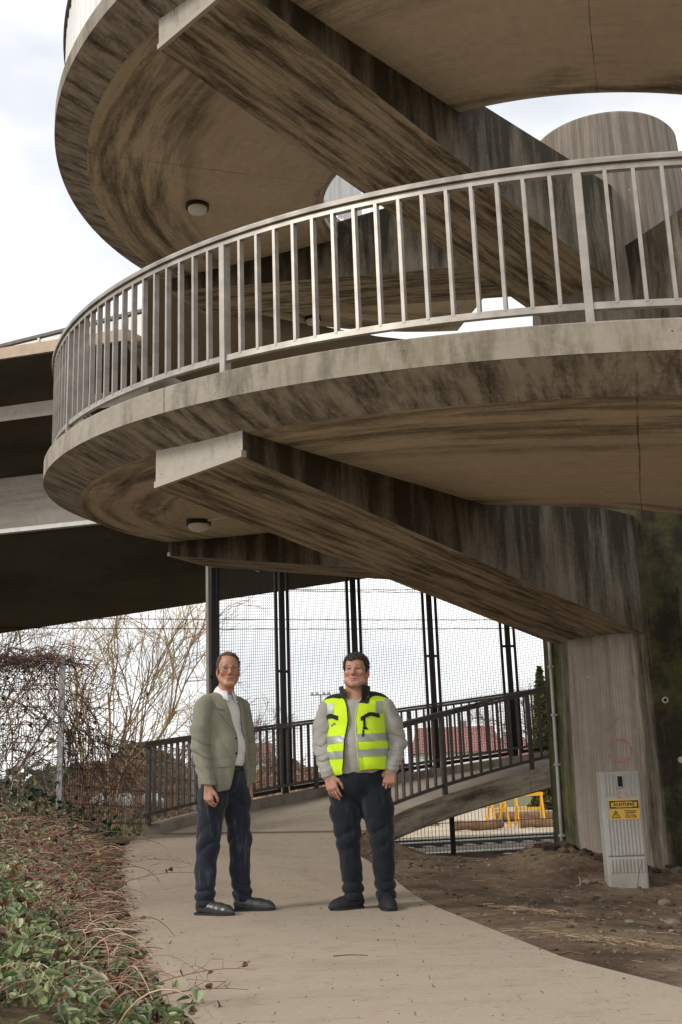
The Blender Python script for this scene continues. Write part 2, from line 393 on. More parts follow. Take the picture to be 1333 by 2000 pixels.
# ------------------------------------------------------------------ railings
M_RAIL = simple('weathered_grey_paint', (.345, .312, .270), .42, .4, var=.30, scale=6, bump=.05)
M_RAILD = simple('brown_grey_paint', (.095, .078, .062), .55, .2, var=.35, scale=8, bump=.05)
def vbox_mesh(name, w, d, h, mat):
    mb = MB(); mb.box((0, 0, h / 2), (d, w, h)); m = mb.mesh(name); m.materials.append(mat); return m
def railing(name, r, t0, t1, label, mat, base, posts, nb, hand_h=1.04, side=1, low_gap=.10, group=None, post_drop=0.0, step=None):
    """curved railing following the ramp at radius r: handrail, lower rail, posts and balusters"""
    root = empty(name, pol(r, t0, kz(t0) + base), 0, label, 'railing', group)
    inv = Matrix.Translation(-root.location)
    def sw(nm, prof, a, b):
        mb = MB(); n = max(2, int((b - a) / rad(1.5)) + 2); ts = np.linspace(a, b, n); m = len(prof)
        for t in ts:
            for dr, dz in prof: mb.vert(pol(r + dr, t, kz(t) + base + dz))
        for i in range(n - 1):
            for j in range(m):
                j2 = (j + 1) % m; mb.face((i * m + j, i * m + j2, (i + 1) * m + j2, (i + 1) * m + j))
        mb.face(range(m)); mb.face([(n - 1) * m + j for j in range(m)][::-1])
        o = mb.build(nm, mat, root, fix=True); o.matrix_parent_inverse = inv; return o
    H = hand_h
    sw('handrail', [(-.04, H - .034), (.04, H - .034), (.043, H - .012), (.04, H), (-.04, H), (-.043, H - .012)], t0, t1)
    sw('top_rail', [(-.019, H - .075), (.019, H - .075), (.019, H - .038), (-.019, H - .038)], t0, t1)
    sw('lower_rail', [(-.018, low_gap), (.018, low_gap), (.018, low_gap + .042), (-.018, low_gap + .042)], t0, t1)
    pm = vbox_mesh('post', .048, .062, H - .076 + post_drop, mat); bmm = vbox_mesh('baluster', .022, .040, H - .075 - low_gap - .03, mat)
    ts = list(np.arange(posts[0], t1 + 1e-6, posts[1])) if step is None else step
    k0 = math.floor((t0 - posts[0]) / posts[1]); t = posts[0] + k0 * posts[1]
    while t < t1 + 1e-6:
        for j in range(nb + 1):
            tt = t + posts[1] * j / (nb + 1)
            if tt < t0 + .003 or tt > t1 - .003: continue
            o = bpy.data.objects.new('post' if j == 0 else 'baluster', pm if j == 0 else bmm); put(o, root)
            o.matrix_parent_inverse = inv
            o.location = pol(r, tt, kz(tt) + base + (-post_drop if j == 0 else low_gap + .03)); o.rotation_euler = (0, 0, rad(-135) - tt)
        t += posts[1]
    return root
PS = rad(23.05)
railing('railing', R_OUT - .09, rad(-100), rad(112), 'pale grey steel railing along the outer edge of the middle deck', M_RAIL, 0.0, (rad(-4.94), PS), 15, 1.04)
railing('railing', R_OUT - .09, rad(-294.4), rad(-205), 'dark brown steel railing on the mossy outer kerb behind the two men', M_RAILD, 0.0, (rad(-293.2), rad(15.5)), 12, 1.02)
railing('railing', R_IN + .06, rad(-288), rad(-180), 'steel railing on the inner edge of the lowest ramp section beside the column', M_RAILD, -.12, (rad(-262.0), rad(23.0)), 8, 1.06, post_drop=.0)
# white corrugated parapets of the top turn
def corr_mat():
    m = Mat('white_corrugated_sheet'); n = m.noise(m.coord('UV', (3, .4, 1)), 1.5, 5)
    m.col(m.ramp(n, [(.3, (.60, .59, .55)), (.7, (.80, .80, .78))])).rough(.45); return m.m
M_CORR = corr_mat()
def parapet(r, t0, t1, h, label, group):
    mb = MB(); n = int((t1 - t0) * r / .022); prev = None
    for i in range(n + 1):
        t = t0 + (t1 - t0) * i / n; ph = i % 8; dr = (0, 0, .018, .03, .03, .03, .018, 0)[ph]
        k = kz(t); cur = [mb.vert(pol(r + dr + w, t, k + z)) for z in (.03, h) for w in (0, -.004)]
        if prev:
            u0, u1 = t * r - .02, t * r
            mb.face((prev[0], cur[0], cur[2], prev[2]), ((u0, 0), (u1, 0), (u1, h), (u0, h)))
            mb.face((prev[1], prev[3], cur[3], cur[1]), ((u0, 0), (u0, h), (u1, h), (u1, 0)))
            mb.face((prev[2], cur[2], cur[3], prev[3]), None)
        prev = cur
    root = empty('parapet', pol(r, t0, kz(t0)), 0, label, 'parapet', group); inv = Matrix.Translation(-root.location)
    o = mb.build('corrugated_sheet', M_CORR, root); o.matrix_parent_inverse = inv
    mb = MB(); m = 4; N_ = int((t1 - t0) / rad(1.5)) + 1
    for t in np.linspace(t0, t1, N_ + 1):
        for dr, dz in ((-.05, h + .004), (.06, h + .004), (.06, h + .055), (-.05, h + .055)): mb.vert(pol(r + dr, t, kz(t) + dz))
    for i in range(N_):
        for j in range(4): mb.face((i * 4 + j, i * 4 + (j + 1) % 4, i * 4 + 4 + (j + 1) % 4, i * 4 + 4 + j))
    mb.face((0, 1, 2, 3)); mb.face([N_ * 4 + j for j in range(4)])
    o = mb.build('coping_rail', M_RAILD, root, fix=True); o.matrix_parent_inverse = inv
parapet(R_OUT - .12, rad(300), rad(483), .95, 'white corrugated parapet on the outer edge of the topmost deck', None)
parapet(R_IN + .10, rad(385), rad(440), .95, 'white corrugated parapet on the inner edge of the topmost deck', None)
# ------------------------------------------------------------------ ceiling lamps under the decks
M_LBLK = simple('lamp_black', (.018, .017, .016), .5); 
_m = Mat('lamp_glass'); _m.col((.78, .76, .70)).rough(.25).set(Specular_IOR_Level=.5); M_LGL = _m.m
def lamp(r, th_deg, label, turn):
    t = rad(-135 - th_deg) ; t += 2 * math.pi * turn
    # soffit height at this radius
    dz = np.interp(r, [R_IN + .05, 5.0, R_CR], [-.425, -.385, -.34]); p = pol(r, t, kz(t) + dz)
    root = empty('ceiling_lamp', p, 0, label, 'lamp', 'round lamps under the decks')
    mb = MB(); mb.lathe([(0, .02), (.125, .02), (.135, -.01), (.135, -.06), (.122, -.065), (.118, -.05), (0, -.05)], 32); mb.build('housing', M_LBLK, root, smooth=False)
    mb = MB(); mb.lathe([(.117, -.052), (.112, -.085), (.092, -.112), (.055, -.128), (0, -.133)], 32); mb.build('diffuser', M_LGL, root, smooth=True)
    return root, p
lamp(4.86, -177, 'round black-rimmed lamp on the soffit of the topmost deck, by itself in the open', 1)
l2, p2 = lamp(4.86, -177.5, 'round lamp with a white conduit beside it, under the middle deck', 0)
mb = MB(); mb.tube([(.02, -.02, -.03), (.20, -.12, -.028), (.42, -.25, -.026)], .014, 10); mb.build('conduit', simple('white_pvc', (.70, .69, .66), .4), l2)
lamp(5.75, 129.3 - 360, 'small round lamp seen through the railing under the topmost deck', 1)
# ------------------------------------------------------------------ terrain, path
LE = np.array([(-.2, -4), (-.25, 2.0), (-.55, 4.2), (-.65, 4.6), (-.84, 5.1), (-1.33, 7.0), (-1.85, 9.2), (-2.25, 11.0), (-2.50, 12.4), (-2.62, 13.6), (-2.66, 14.22)])
RE = np.array([(6.0, -4), (3.6, 2.0), (1.75, 4.2), (1.36, 4.85), (1.02, 5.73), (.56, 8.05), (.33, 9.8), (.10, 10.9), (-.12, 11.7), (-.17, 12.25), (-.06, 12.65), (.10, 12.9), (.16, 13.03)])
def path_z(y): return .275 * sstep(y, 8.4, 13.3)
def lx(y): return np.interp(y, LE[:, 1], LE[:, 0])
def rx(y): return np.interp(y, RE[:, 1], RE[:, 0])
_ph = rng.uniform(0, 6.28, (14, 2)); _fr = rng.uniform(.5, 3.2, (14, 2)) * rng.choice([-1, 1], (14, 2))
def wob(x, y, s=1.0):
    z = 0
    for (a, b), (p, q) in zip(_fr, _ph): z = z + np.sin(a * x * s + p) * np.sin(b * y * s + q)
    return z / 14
def ground_z(x, y):
    x, y = np.asarray(x, float), np.asarray(y, float)
    pz = path_z(np.minimum(y, 13.5)); dl = lx(np.clip(y, -4, 14.2)) - x; dr = x - rx(np.clip(y, -4, 13.0))
    z = pz - .035
    bank = .50 * sstep(dl, -.05, 2.2) * sstep(y, 1.0, 9.0) + .10 * sstep(dl, .0, .8)
    z = z + np.where(dl > 0, bank * (1 - sstep(y, 13.6, 16.5)), 0)
    right = -.16 * sstep(dr, .1, 2.6) - .22 * sstep(y, 10.5, 13.0) * sstep(dr, .0, .8)
    dc = np.hypot(x - CXY[0] + .3, y - CXY[1] + .2)
    mound = .20 * np.exp(-((x - 2.15) ** 2 / .35 + (y - 11.5) ** 2 / .8)) + .05 * np.exp(-(dc - 1.2) ** 2 / .15)
    z = z + np.where(dr > 0, right + mound, 0)
    offp = np.maximum(dl, dr)
    z = z + .05 * wob(x, y, 1.3) * sstep(offp, .05, .6) + .018 * wob(x * 3.1, y * 3.3, 1.7) * sstep(offp, .02, .3)
    far = sstep(y, 14.2, 20.5)
    z = z * (1 - far) + far * (-1.22)
    z = np.where((y > 13.2) & (x > -2.0), np.minimum(z, -.14 - .9 * sstep(y, 16.0, 21)), z)
    return z
def axis_pts(lo, hi, fine, a, b):
    mid = np.arange(a, b + 1e-6, fine); g = []
    v = b; s = fine
    while v < hi: s *= 1.22; v += s; g.append(v)
    h = []; v = a; s = fine
    while v > lo: s *= 1.22; v -= s; h.append(v)
    return np.concatenate([h[::-1], mid, g])
gx = axis_pts(-2500, 2500, .075, -5.2, 5.2); gy = axis_pts(-1500, 3500, .075, 2.8, 14.8)
GX, GY = np.meshgrid(gx, gy); GZ = ground_z(GX, GY)
nx_, ny_ = len(gx), len(gy); idx = np.arange(nx_ * ny_).reshape(ny_, nx_)
F = np.stack([idx[:-1, :-1], idx[:-1, 1:], idx[1:, 1:], idx[1:, :-1]], -1).reshape(-1, 4)
gm = bpy.data.meshes.new('ground'); gm.from_pydata(np.stack([GX, GY, GZ], -1).reshape(-1, 3).tolist(), [], F.tolist())
gm.polygons.foreach_set('use_smooth', [True] * len(gm.polygons))
def soil_mat():
    m = Mat('bare_soil'); v = m.coord('Object'); sx, sy, sz = m.sep(v)
    a = m.noise(v, 1.3, 4, .62, .6); b = m.noise(v, 14, 4, .65); c_ = m.noise(v, 60, 2, .6)
    c = m.ramp(a, [(.32, (.070, .045, .030)), (.45, (.155, .105, .070)), (.58, (.235, .175, .115)), (.74, (.15, .130, .070))])
    c = m.mix(m.ramp(b, [(.35, .55), (.6, 0.0)]), c, (.06, .042, .028)); c = m.mix(m.ramp(c_, [(.60, 0.0), (.74, .55)]), c, (.34, .29, .22))
    gr = m.mix(m.noise(v, .5, 5), (.12, .13, .045), (.20, .17, .09)); fy = m.ramp(m.math('MULTIPLY', sy, .01), [(.145, 0.0), (.24, 1.0)])
    c = m.mix(fy, c, gr)
    m.col(c).rough(.95).bump(b, .8, .03).set(Specular_IOR_Level=.15); return m.m
gm.materials.append(soil_mat()); ground = bpy.data.objects.new('ground', gm); put(ground); tag(ground, 'bare brown soil and far flat land', kind='structure')
# the paved path: one sheet a little above the soil with a real edge
def path_mat():
    m = Mat('path_paving'); v = m.coord('Object'); 
    g = m.noise(v, 42, 5, .62); a = m.noise(v, .75, 5, .6, .5); d = m.noise(v, 5, 5, .6)
    c = m.mix(g, (.285, .228, .168), (.465, .385, .30)); c = m.mix(m.ramp(a, [(.40, 0.0), (.62, .6)]), c, (.41, .325, .24)); c = m.mix(m.ramp(m.noise(v, .45, 6, .65, .8), [(.50, 0.0), (.66, .45)]), c, (.22, .175, .13)); c = m.mix(m.ramp(d, [(.54, 0.0), (.74, .45)]), c, (.25, .195, .14))
    mp = m.coord('UV', (1, 1, 1))
    br = m.n('ShaderNodeTexBrick'); br.offset = .5
    for k, q in (('Scale', 1.0), ('Mortar Size', .0035), ('Mortar Smooth', .25), ('Brick Width', .22), ('Row Height', .11)): br.inputs[k].default_value = q
    m.L(mp, br.inputs['Vector'])
    gap = m.math('MULTIPLY', br.outputs['Fac'], m.ramp(m.noise(v, 11, 3, .6), [(.54, 0.0), (.60, 1.0)]))
    c = m.mix(m.math('MULTIPLY', gap, .8), c, (.10, .08, .06))
    sp = m.ramp(m.voro(v, 9), [(.028, 1.0), (.036, 0.0)]); c = m.mix(m.math('MULTIPLY', sp, .85), c, (.05, .035, .025))
    h = g
    m.col(c).rough(.86).bump(h, .35, .006).set(Specular_IOR_Level=.25); return m.m
ys = np.concatenate([np.linspace(-4, 4, 9), np.linspace(4.3, 13.03, 60)]); mb = MB(); nc = 16; prev = None
for y in ys:
    # the far end of the path lies along the first edge of the ramp
    f = float(sstep(y, 9.5, 13.03)); cur = []
    for j in range(nc + 1):
        s = j / nc; x = lx(y + (14.22 - 13.03) * f * (1 - s)) * (1 - s) + rx(y) * s
        yy = y + (14.22 - 13.03) * f * (1 - s) ** 1.0
        cur.append(mb.vert((x + .02 * math.sin(7 * yy) * (s < .01), yy, float(path_z(min(yy, 13.4))) + (-.02 if j in (0,) else 0))))
    if prev:
        for j in range(nc):
            mb.face((prev[j], prev[j + 1], cur[j + 1], cur[j]), [(mb.v[q][0], mb.v[q][1]) for q in (prev[j], prev[j + 1], cur[j + 1], cur[j])])
        a, b = mb.vert(Vector(mb.v[prev[-1]]) - Vector((0, 0, .12))), mb.vert(Vector(mb.v[cur[-1]]) - Vector((0, 0, .12)))
        mb.face((prev[-1], a, b, cur[-1]))
    prev = cur
path = mb.build('path', path_mat(), smooth=False); tag(path, 'sandy paved footpath leading to the ramp', kind='structure')
# expansion joint where the path meets the ramp
mb = MB(); a, b = pol(R_OUT - .26, T0), pol(R_IN, T0); za, zb_ = kz(T0) - .113, kz(T0) - .113
mb.box(((a.x + b.x) / 2, (a.y + b.y) / 2 - .01, za), ((a - b).length, .022, .006), rz=math.atan2(b.y - a.y, b.x - a.x))
jt = mb.build('expansion_joint', simple('joint_rust', (.16, .12, .09), .9), ramp); local(jt)
S.cycles.max_bounces = 7; S.cycles.diffuse_bounces = 4; S.cycles.glossy_bounces = 2; S.cycles.transparent_max_bounces = 8
# ------------------------------------------------------------------ overpass behind the spiral
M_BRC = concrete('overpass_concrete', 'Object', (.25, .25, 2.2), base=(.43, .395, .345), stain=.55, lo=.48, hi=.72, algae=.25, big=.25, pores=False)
M_BRD = concrete('overpass_soffit_shaded', 'Object', (.3, .3, 1.0), base=(.095, .082, .066), stain=.75, lo=.40, hi=.62, algae=.4, big=.2, pores=False)  # darkened copy of the overpass concrete: shade of the underside put into the colour
M_COP = simple('tan_metal_flashing', (.36, .27, .19), .5, .3, var=.2, scale=3)
M_STRIP = simple('drip_strip_metal', (.55, .54, .51), .4, .4)
C0 = Vector((-3.52, 17.0, 0)); DL = Vector((-.9637, .267, 0)); DN = Vector((.267, .9637, 0))
FA = Vector((.41, 22.7, 0)); FD = Vector((-.8335, .5525, 0))
bridge = empty('overpass', C0, 0, 'concrete road overpass with stepped underside crossing behind the spiral ramp', 'bridge')
BINV = Matrix.Translation(-C0)
def bpart(mb, name, mat):
    o = mb.build(name, mat, bridge, fix=True); o.matrix_parent_inverse = BINV; return o
def prof_run(prof, a, b, name, mat, mis=None):
    mb = MB(); m = len(prof)
    for s in (a, b):
        for o_, z in prof: mb.vert(C0 + DL * s + DN * o_ + Vector((0, 0, z)))
    for j in range(m): mb.face((j, (j + 1) % m, m + (j + 1) % m, m + j), None, mis[j] if mis else 0)
    mb.face(range(m)); mb.face([m + j for j in range(m)][::-1]); return bpart(mb, name, mat)
LEN = 70
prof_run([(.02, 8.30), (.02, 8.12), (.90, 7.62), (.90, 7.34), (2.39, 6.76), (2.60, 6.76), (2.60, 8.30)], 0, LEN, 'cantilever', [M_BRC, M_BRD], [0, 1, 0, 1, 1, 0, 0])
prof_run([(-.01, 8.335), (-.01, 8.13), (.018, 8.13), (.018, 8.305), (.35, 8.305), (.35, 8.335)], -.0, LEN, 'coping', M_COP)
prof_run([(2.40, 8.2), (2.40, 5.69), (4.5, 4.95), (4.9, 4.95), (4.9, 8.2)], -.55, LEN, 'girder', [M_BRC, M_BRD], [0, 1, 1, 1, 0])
prof_run([(2.385, 5.74), (2.385, 5.66), (2.44, 5.64), (2.44, 5.72)], -.5, LEN, 'drip_strip', M_STRIP)
def prism(pts, z0, z1, name, mat):
    mb = MB(); n = len(pts)
    for z in (z0, z1):
        for p in pts: mb.vert((p[0], p[1], z))
    mb.face(range(n), None, 0); mb.face(range(n, 2 * n))
    for j in range(n): mb.face((j, (j + 1) % n, n + (j + 1) % n, n + j))
    return bpart(mb, name, mat)
Bp = C0 + DN * 4.88 - DL * .54
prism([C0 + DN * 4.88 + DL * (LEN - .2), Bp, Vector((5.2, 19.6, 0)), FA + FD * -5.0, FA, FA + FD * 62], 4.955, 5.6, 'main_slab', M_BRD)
prism([C0 + DN * 2.7 + DL * (LEN - .2), C0 + DN * 2.7 - DL * .45, C0 + DN * 4.86 - DL * 1.7, Vector((5.0, 19.7, 0)), FA + FD * -4.6 + Vector((0, -.1, 0)), FA + FD * 61.5], 5.62, 8.28, 'upper_slab', M_BRC)
EC = C0 + Vector((.45, .89, 0)) * 2.6
mb = MB(); mb.bar(C0 + Vector((.02, -.01, 8.23)), EC + Vector((.02, 0, 8.23)), .04, .205); bpart(mb, 'end_coping', M_COP)
# white panelled parapet standing on the overpass
M_PANW = simple('white_panel', (.72, .71, .67), .5, var=.06, scale=2)
PP = Vector((-2.87, 18.1, 0)); PD = Vector((-.908, .42, 0)).normalized(); PN = Vector((PD.y, -PD.x, 0))
par = empty('panel_screen', PP + Vector((0, 0, 8.3)), 0, 'white panelled safety screen with dark top rail on the overpass', 'screen')
pinv = Matrix.Translation(-par.location); PW = 1.02
mbp = MB(); mbp.box((0, 0, .46), (PW - .05, .03, .88)); pm_ = mbp.mesh('panel'); pm_.materials.append(M_PANW)
mbq = MB(); mbq.box((0, 0, .46), (.05, .07, .96)); qm_ = mbq.mesh('post'); qm_.materials.append(M_RAIL)
for i in range(-2, 26):
    s = i * PW
    for nm, me, ss in (('panel', pm_, s + PW / 2), ('post', qm_, s)):
        o = bpy.data.objects.new(nm, me); put(o, par); o.matrix_parent_inverse = pinv; p = PP + PD * ss; o.location = (p.x, p.y, 8.31); o.rotation_euler = (0, 0, math.atan2(PD.y, PD.x))
mb = MB(); mb.bar(PP - PD * 2.1 + Vector((0, 0, 9.28)), PP + PD * 27 + Vector((0, 0, 9.28)), .09, .06); o = mb.build('top_rail', M_RAILD, par); o.matrix_parent_inverse = pinv
mb = MB(); mb.bar(PP - PD * 2.6 + Vector((0, 0, 8.2)), PP + PD * 1.2 + Vector((0, 0, 8.2)), .35, .24); o = mb.build('plinth', M_BRC, par); o.matrix_parent_inverse = pinv
# ------------------------------------------------------------------ tall mesh screen along the ramp's outer rim
M_BLK = simple('black_brown_steel', (.022, .019, .017), .5, .3, var=.3, scale=6)
M_BRN = simple('pale_brown_steel', (.22, .19, .16), .5, .3, var=.2, scale=6)
screen = empty('mesh_screen', pol(R_OUT + .07, rad(-265), kz(rad(-265))), 0, 'tall black wire-mesh safety screen on steel posts behind the ramp railing', 'screen')
sinv = Matrix.Translation(-screen.location)
RS = R_OUT + .075; TP = [rad(-135 - a) for a in (143.6, 131.3, 119.2, 107.0, 95.2, 83.2, 71.4)]
def zlo(t): return kz(t) - .16
def zhi(t): return kz(t + 2 * math.pi) - .10
def spart(mb, name, mat, kind=None):
    o = mb.build(name, mat, screen); o.matrix_parent_inverse = sinv
    if kind: o['kind'] = kind
    return o
for i, t in enumerate(TP):
    mb = MB(); a, b = pol(RS, t, zlo(t)), pol(RS, t, zhi(t)); mb.bar(a, b, .085, .05, up=(math.cos(rad(-135) - t), math.sin(rad(-135) - t), 0)); spart(mb, 'post', M_BLK)
    if i == 0:
        mb = MB(); mb.bar(pol(RS + .0, t - rad(.95), zlo(t)), pol(RS, t - rad(.95), zhi(t)), .030, .05, up=(math.cos(rad(-135) - t), math.sin(rad(-135) - t), 0)); spart(mb, 'end_post', M_BRN)
    mb = MB(); zt = zlo(t) + 1.95
    mb.bar(pol(RS, t - rad(1.0), zt), pol(RS, t + rad(1.0), zt), .03, .04); spart(mb, 'tie', M_BLK)
GAP = rad(1.0)
for i in range(len(TP) - 1):
    a, b = TP[i] + GAP, TP[i + 1] - GAP
    if i == 0: a = TP[0] + GAP * .85
    mb = MB()
    for t in (a, b):
        u = (math.cos(rad(-135) - t), math.sin(rad(-135) - t), 0); mb.bar(pol(RS, t, zlo(t) + .18), pol(RS, t, zhi(t) - .05), .042, .032, up=u)
    mb.bar(pol(RS, a, zlo(a) + .21), pol(RS, b, zlo(b) + .21), .05, .055); mb.bar(pol(RS, a, zhi(a) - .08), pol(RS, b, zhi(b) - .08), .05, .055)
    fr = spart(mb, 'panel_frame', M_BLK)
    mb = MB(); pa, pb = pol(RS, a, 0), pol(RS, b, 0); W_ = (pb - pa).length; nv = int(W_ / .043); wd = .0042
    dr = (pb - pa).normalized(); nn = Vector((dr.y, -dr.x, 0))
    for k in range(1, nv):
        s = k / nv; p = pa.lerp(pb, s); t = a + (b - a) * s
        mb.bar(p + Vector((0, 0, zlo(t) + .21)), p + Vector((0, 0, zhi(t) - .08)), wd, wd, up=nn)
    z0_, z1_ = zlo(a) + .21, zhi(a) - .08; dzz = zlo(b) - zlo(a)
    for k in range(1, int((z1_ - z0_) / .043)):
        z = z0_ + k * .043; mb.bar(pa + nn * wd + Vector((0, 0, z)), pb + nn * wd + Vector((0, 0, z + dzz)), wd, wd)
    spart(mb, 'wire_mesh', M_BLK, 'stuff')
# ------------------------------------------------------------------ double-rod mesh fences
M_GALV = simple('galvanised_steel', (.46, .46, .45), .45, .5, var=.25, scale=18)
M_ROD = simple('dull_green_grey_rod', (.085, .08, .065), .6, .3)
def fence(name, pts, hts, label, post_w=.06, bases=None, pm=None, first=True):
    root = empty(name, (pts[0][0], pts[0][1], bases[0]), 0, label, 'fence', 'mesh fences along the railway'); inv = Matrix.Translation(-root.location)
    for i, (p, b) in enumerate(zip(pts, bases)):
        if i == 0 and not first: continue
        h = max(hts[max(i - 1, 0)], hts[min(i, len(hts) - 1)])
        mb = MB(); mb.box((p[0], p[1], b + h / 2 - .15), (post_w, .045, h + .36)); mb.box((p[0], p[1], b + h + .04), (post_w + .014, .06, .02))
        o = mb.build('post', pm or M_GALV, root); o.matrix_parent_inverse = inv
    for i in range(len(pts) - 1):
        mb = MB(); a = Vector((pts[i][0], pts[i][1], 0)); b = Vector((pts[i + 1][0], pts[i + 1][1], 0)); d = (b - a).normalized(); nn = Vector((d.y, -d.x, 0))
        Ln = (b - a).length; h = hts[i]
        for k in range(int(Ln / .05)):
            s = (k + .5) * .05 / Ln; z = bases[i] + (bases[i + 1] - bases[i]) * s; p = a.lerp(b, s); mb.bar(p + Vector((0, 0, z)), p + Vector((0, 0, z + h)), .005, .005, up=nn)
        for k in range(int(h / .2) + 1):
            for sg in (-1, 1):
                z = .02 + k * .2; mb.bar(a + nn * .006 * sg + Vector((0, 0, bases[i] + z)), b + nn * .006 * sg + Vector((0, 0, bases[i + 1] + z)), .0075, .0075)
        o = mb.build('rod_mesh', M_ROD, root); o.matrix_parent_inverse = inv; o['kind'] = 'stuff'
    return root
fence('mesh_fence', [(-8.2, 11.6), (-5.75, 12.15), (-3.30, 12.70)], [1.76, 1.76], 'tall rod-mesh fence overgrown with bare brown vines left of the path', bases=[.62, .60, .58])
fence('mesh_fence', [(-3.30, 12.74), (-2.18, 15.60), (-2.0, 18.9)], [1.02, 1.02], 'waist-high rod-mesh fence running from the vine-covered fence past the ramp', bases=[.50, .30, .0], first=False)
fence('mesh_fence', [(.35, 14.75), (1.33, 15.0), (3.75, 15.55)], [.52, .60], 'low rod-mesh fence closing the gap under the lowest ramp section', bases=[-.16, -.16, -.16], pm=M_BLK)
# ------------------------------------------------------------------ cabinet, conduit
M_CAB = None
def cab_mat():
    m = Mat('cabinet_grey_plastic'); n = m.noise(m.coord('Object'), 7, 4); dz = m.sep(m.coord('Object'))[2]; dn = m.ramp(m.math('ADD', dz, m.math('MULTIPLY', m.noise(m.coord('Object', (1, 1, .25)), 14, 6, .7), .6)), [(.22, .75), (.62, .0)]); m.col(m.mix(dn, m.ramp(n, [(.3, (.37, .355, .325)), (.7, (.45, .435, .40))]), (.20, .165, .12))).rough(.55); return m.m
M_CAB = cab_mat(); M_CABD = simple('cabinet_gap', (.05, .05, .045), .7); M_YEL = simple('sign_yellow', (.66, .40, .055), .5, var=.08); M_PRINT = simple('sign_black_print', (.020, .014, .010), .6, var=.0)
CABP = Vector((2.365, 9.86, -.12)); cabr = rad(-4)
cab = empty('utility_cabinet', CABP, cabr, 'slim light grey utility cabinet with a yellow warning sign beside the column', 'cabinet')
CWd, CDp, CHt = .325, .23, .985
mb = MB(); mb.box((0, CDp / 2, CHt / 2 - .1), (CWd + .016, CDp, CHt + .2)); bevel(mb.build('housing', M_CAB, cab), .012, 2)
mb = MB(); mb.box((0, -.010, .275 + .35), (CWd - .01, .022, .70)); 
o = bevel(mb.build('door', M_CAB, cab), .004, 1)
rib = MB(); rib.box((0, -.024, .0), (.016, .007, .16)); 
for k in range(10):
    x = -CWd / 2 + .025 + k * .0305
    if True:
        mb = MB(); mb.box((x, -.0225, .275 + .16), (.016, .012, .30)); bevel(mb.build('rib', M_CAB, cab), .002)
        if k < 4 or k > 6:
            mb = MB(); mb.box((x, -.0225, .275 + .60), (.016, .012, .19)); bevel(mb.build('rib', M_CAB, cab), .002)
        mb = MB(); mb.box((x, -.0145, .195), (.016, .012, .115)); bevel(mb.build('rib', M_CAB, cab), .002)
mb = MB(); mb.box((0, -.006, .135 - .0), (CWd - .01, .012, .272)); bevel(mb.build('lower_panel', M_CAB, cab), .003)
mb = MB(); mb.box((-.005, -.026, .275 + .625), (.062, .016, .115)); hd = bevel(mb.build('lock_surround', M_CAB, cab), .004)
mb = MB(); mb.box((-.004, -.0355, .275 + .625), (.040, .005, .088)); mb.build('lock_window', M_HOLE, cab)
sg = MB(); sg.box((.012, -.0275, .275 + .39), (.262, .004, .172)); sign = sg.build('warning_sign', M_YEL, cab)
def flat(mb, x0, x1, z0, z1, y=-.0308): mb.box(((x0 + x1) / 2, y, (z0 + z1) / 2), (x1 - x0, .002, z1 - z0))
zc = .275 + .39
mb = MB()   # thick black frame that swells at its ends
for a, b, c, d in ((-.108, .132, zc + .064, zc + .072), (-.108, .132, zc + .008, zc + .016)): flat(mb, a, b, c, d)
for a in (-.112, .124): flat(mb, a, a + .012, zc + .008, zc + .072, -.0309)
for s, e in ((-.100, -.06), (.084, .124)):
    flat(mb, s, e, zc + .0595, zc + .0641, -.0309); flat(mb, s, e, zc + .0159, zc + .0205, -.0309)
mb.build('printed_frame', M_PRINT, cab)
mb = MB(); tri = [(-.098, zc - .070), (-.030, zc - .070), (-.064, zc - .010)]
for a, b in zip(tri, tri[1:] + tri[:1]): mb.bar((a[0], -.031, a[1]), (b[0], -.031, b[1]), .0055, .002, up=(0, 1, 0))
bolt = [(-.060, zc - .026), (-.069, zc - .045), (-.060, zc - .043), (-.067, zc - .062)]
for a, b in zip(bolt, bolt[1:]): mb.bar((a[0], -.0312, a[1]), (b[0], -.0312, b[1]), .0040, .002, up=(0, 1, 0))
mb.build('hazard_symbol', M_PRINT, cab)
def text(body, x, z, size, mat, parent, y, bold=0.0):
    cu = bpy.data.curves.new('t', 'FONT'); cu.body = body; cu.size = size; cu.align_x = 'CENTER'; cu.align_y = 'CENTER'; cu.extrude = .0008; cu.offset = bold; cu.space_character = 1.05
    to = bpy.data.objects.new('t', cu); COL.objects.link(to); dg = bpy.context.evaluated_depsgraph_get()
    me = bpy.data.meshes.new_from_object(to.evaluated_get(dg)); bpy.data.objects.remove(to)
    me.materials.clear(); me.materials.append(mat); o = bpy.data.objects.new('lettering', me); put(o, parent); o.location = (x, y, z); o.rotation_euler = (rad(90), 0, 0); return o
text('ACHTUNG', .012, zc + .040, .036, M_PRINT, cab, -.0306, .0012)
for i, tx in enumerate(('Hochspannung', 'Lebensgefahr', 'High voltage', 'Danger to life')): text(tx, .062, zc - (.014, .030, .050, .066)[i], .0165, M_PRINT, cab, -.0306, .0003)
M_PINK = simple('pink_orange_spray', (.75, .24, .15), .8, var=.3, scale=40)
mb = MB(); 
for pts in ([(-.035, zc + .085), (-.020, zc + .115), (-.004, zc + .090)], [(-.045, zc + .125), (-.03, zc + .148), (.0, zc + .150)], [(.04, zc + .145), (.028, zc + .13), (.045, zc + .112), (.055, zc + .098)]):
    for a, b in zip(pts, pts[1:]): mb.bar((a[0], -.0262 if a[1] > zc + .086 else -.0312, a[1]), (b[0], -.0262, b[1]), .008, .001, up=(0, 1, 0))
mb.build('paint_mark', M_PINK, cab)
M_PIPE = simple('pipe_grey', (.52, .50, .46), .4, .2)
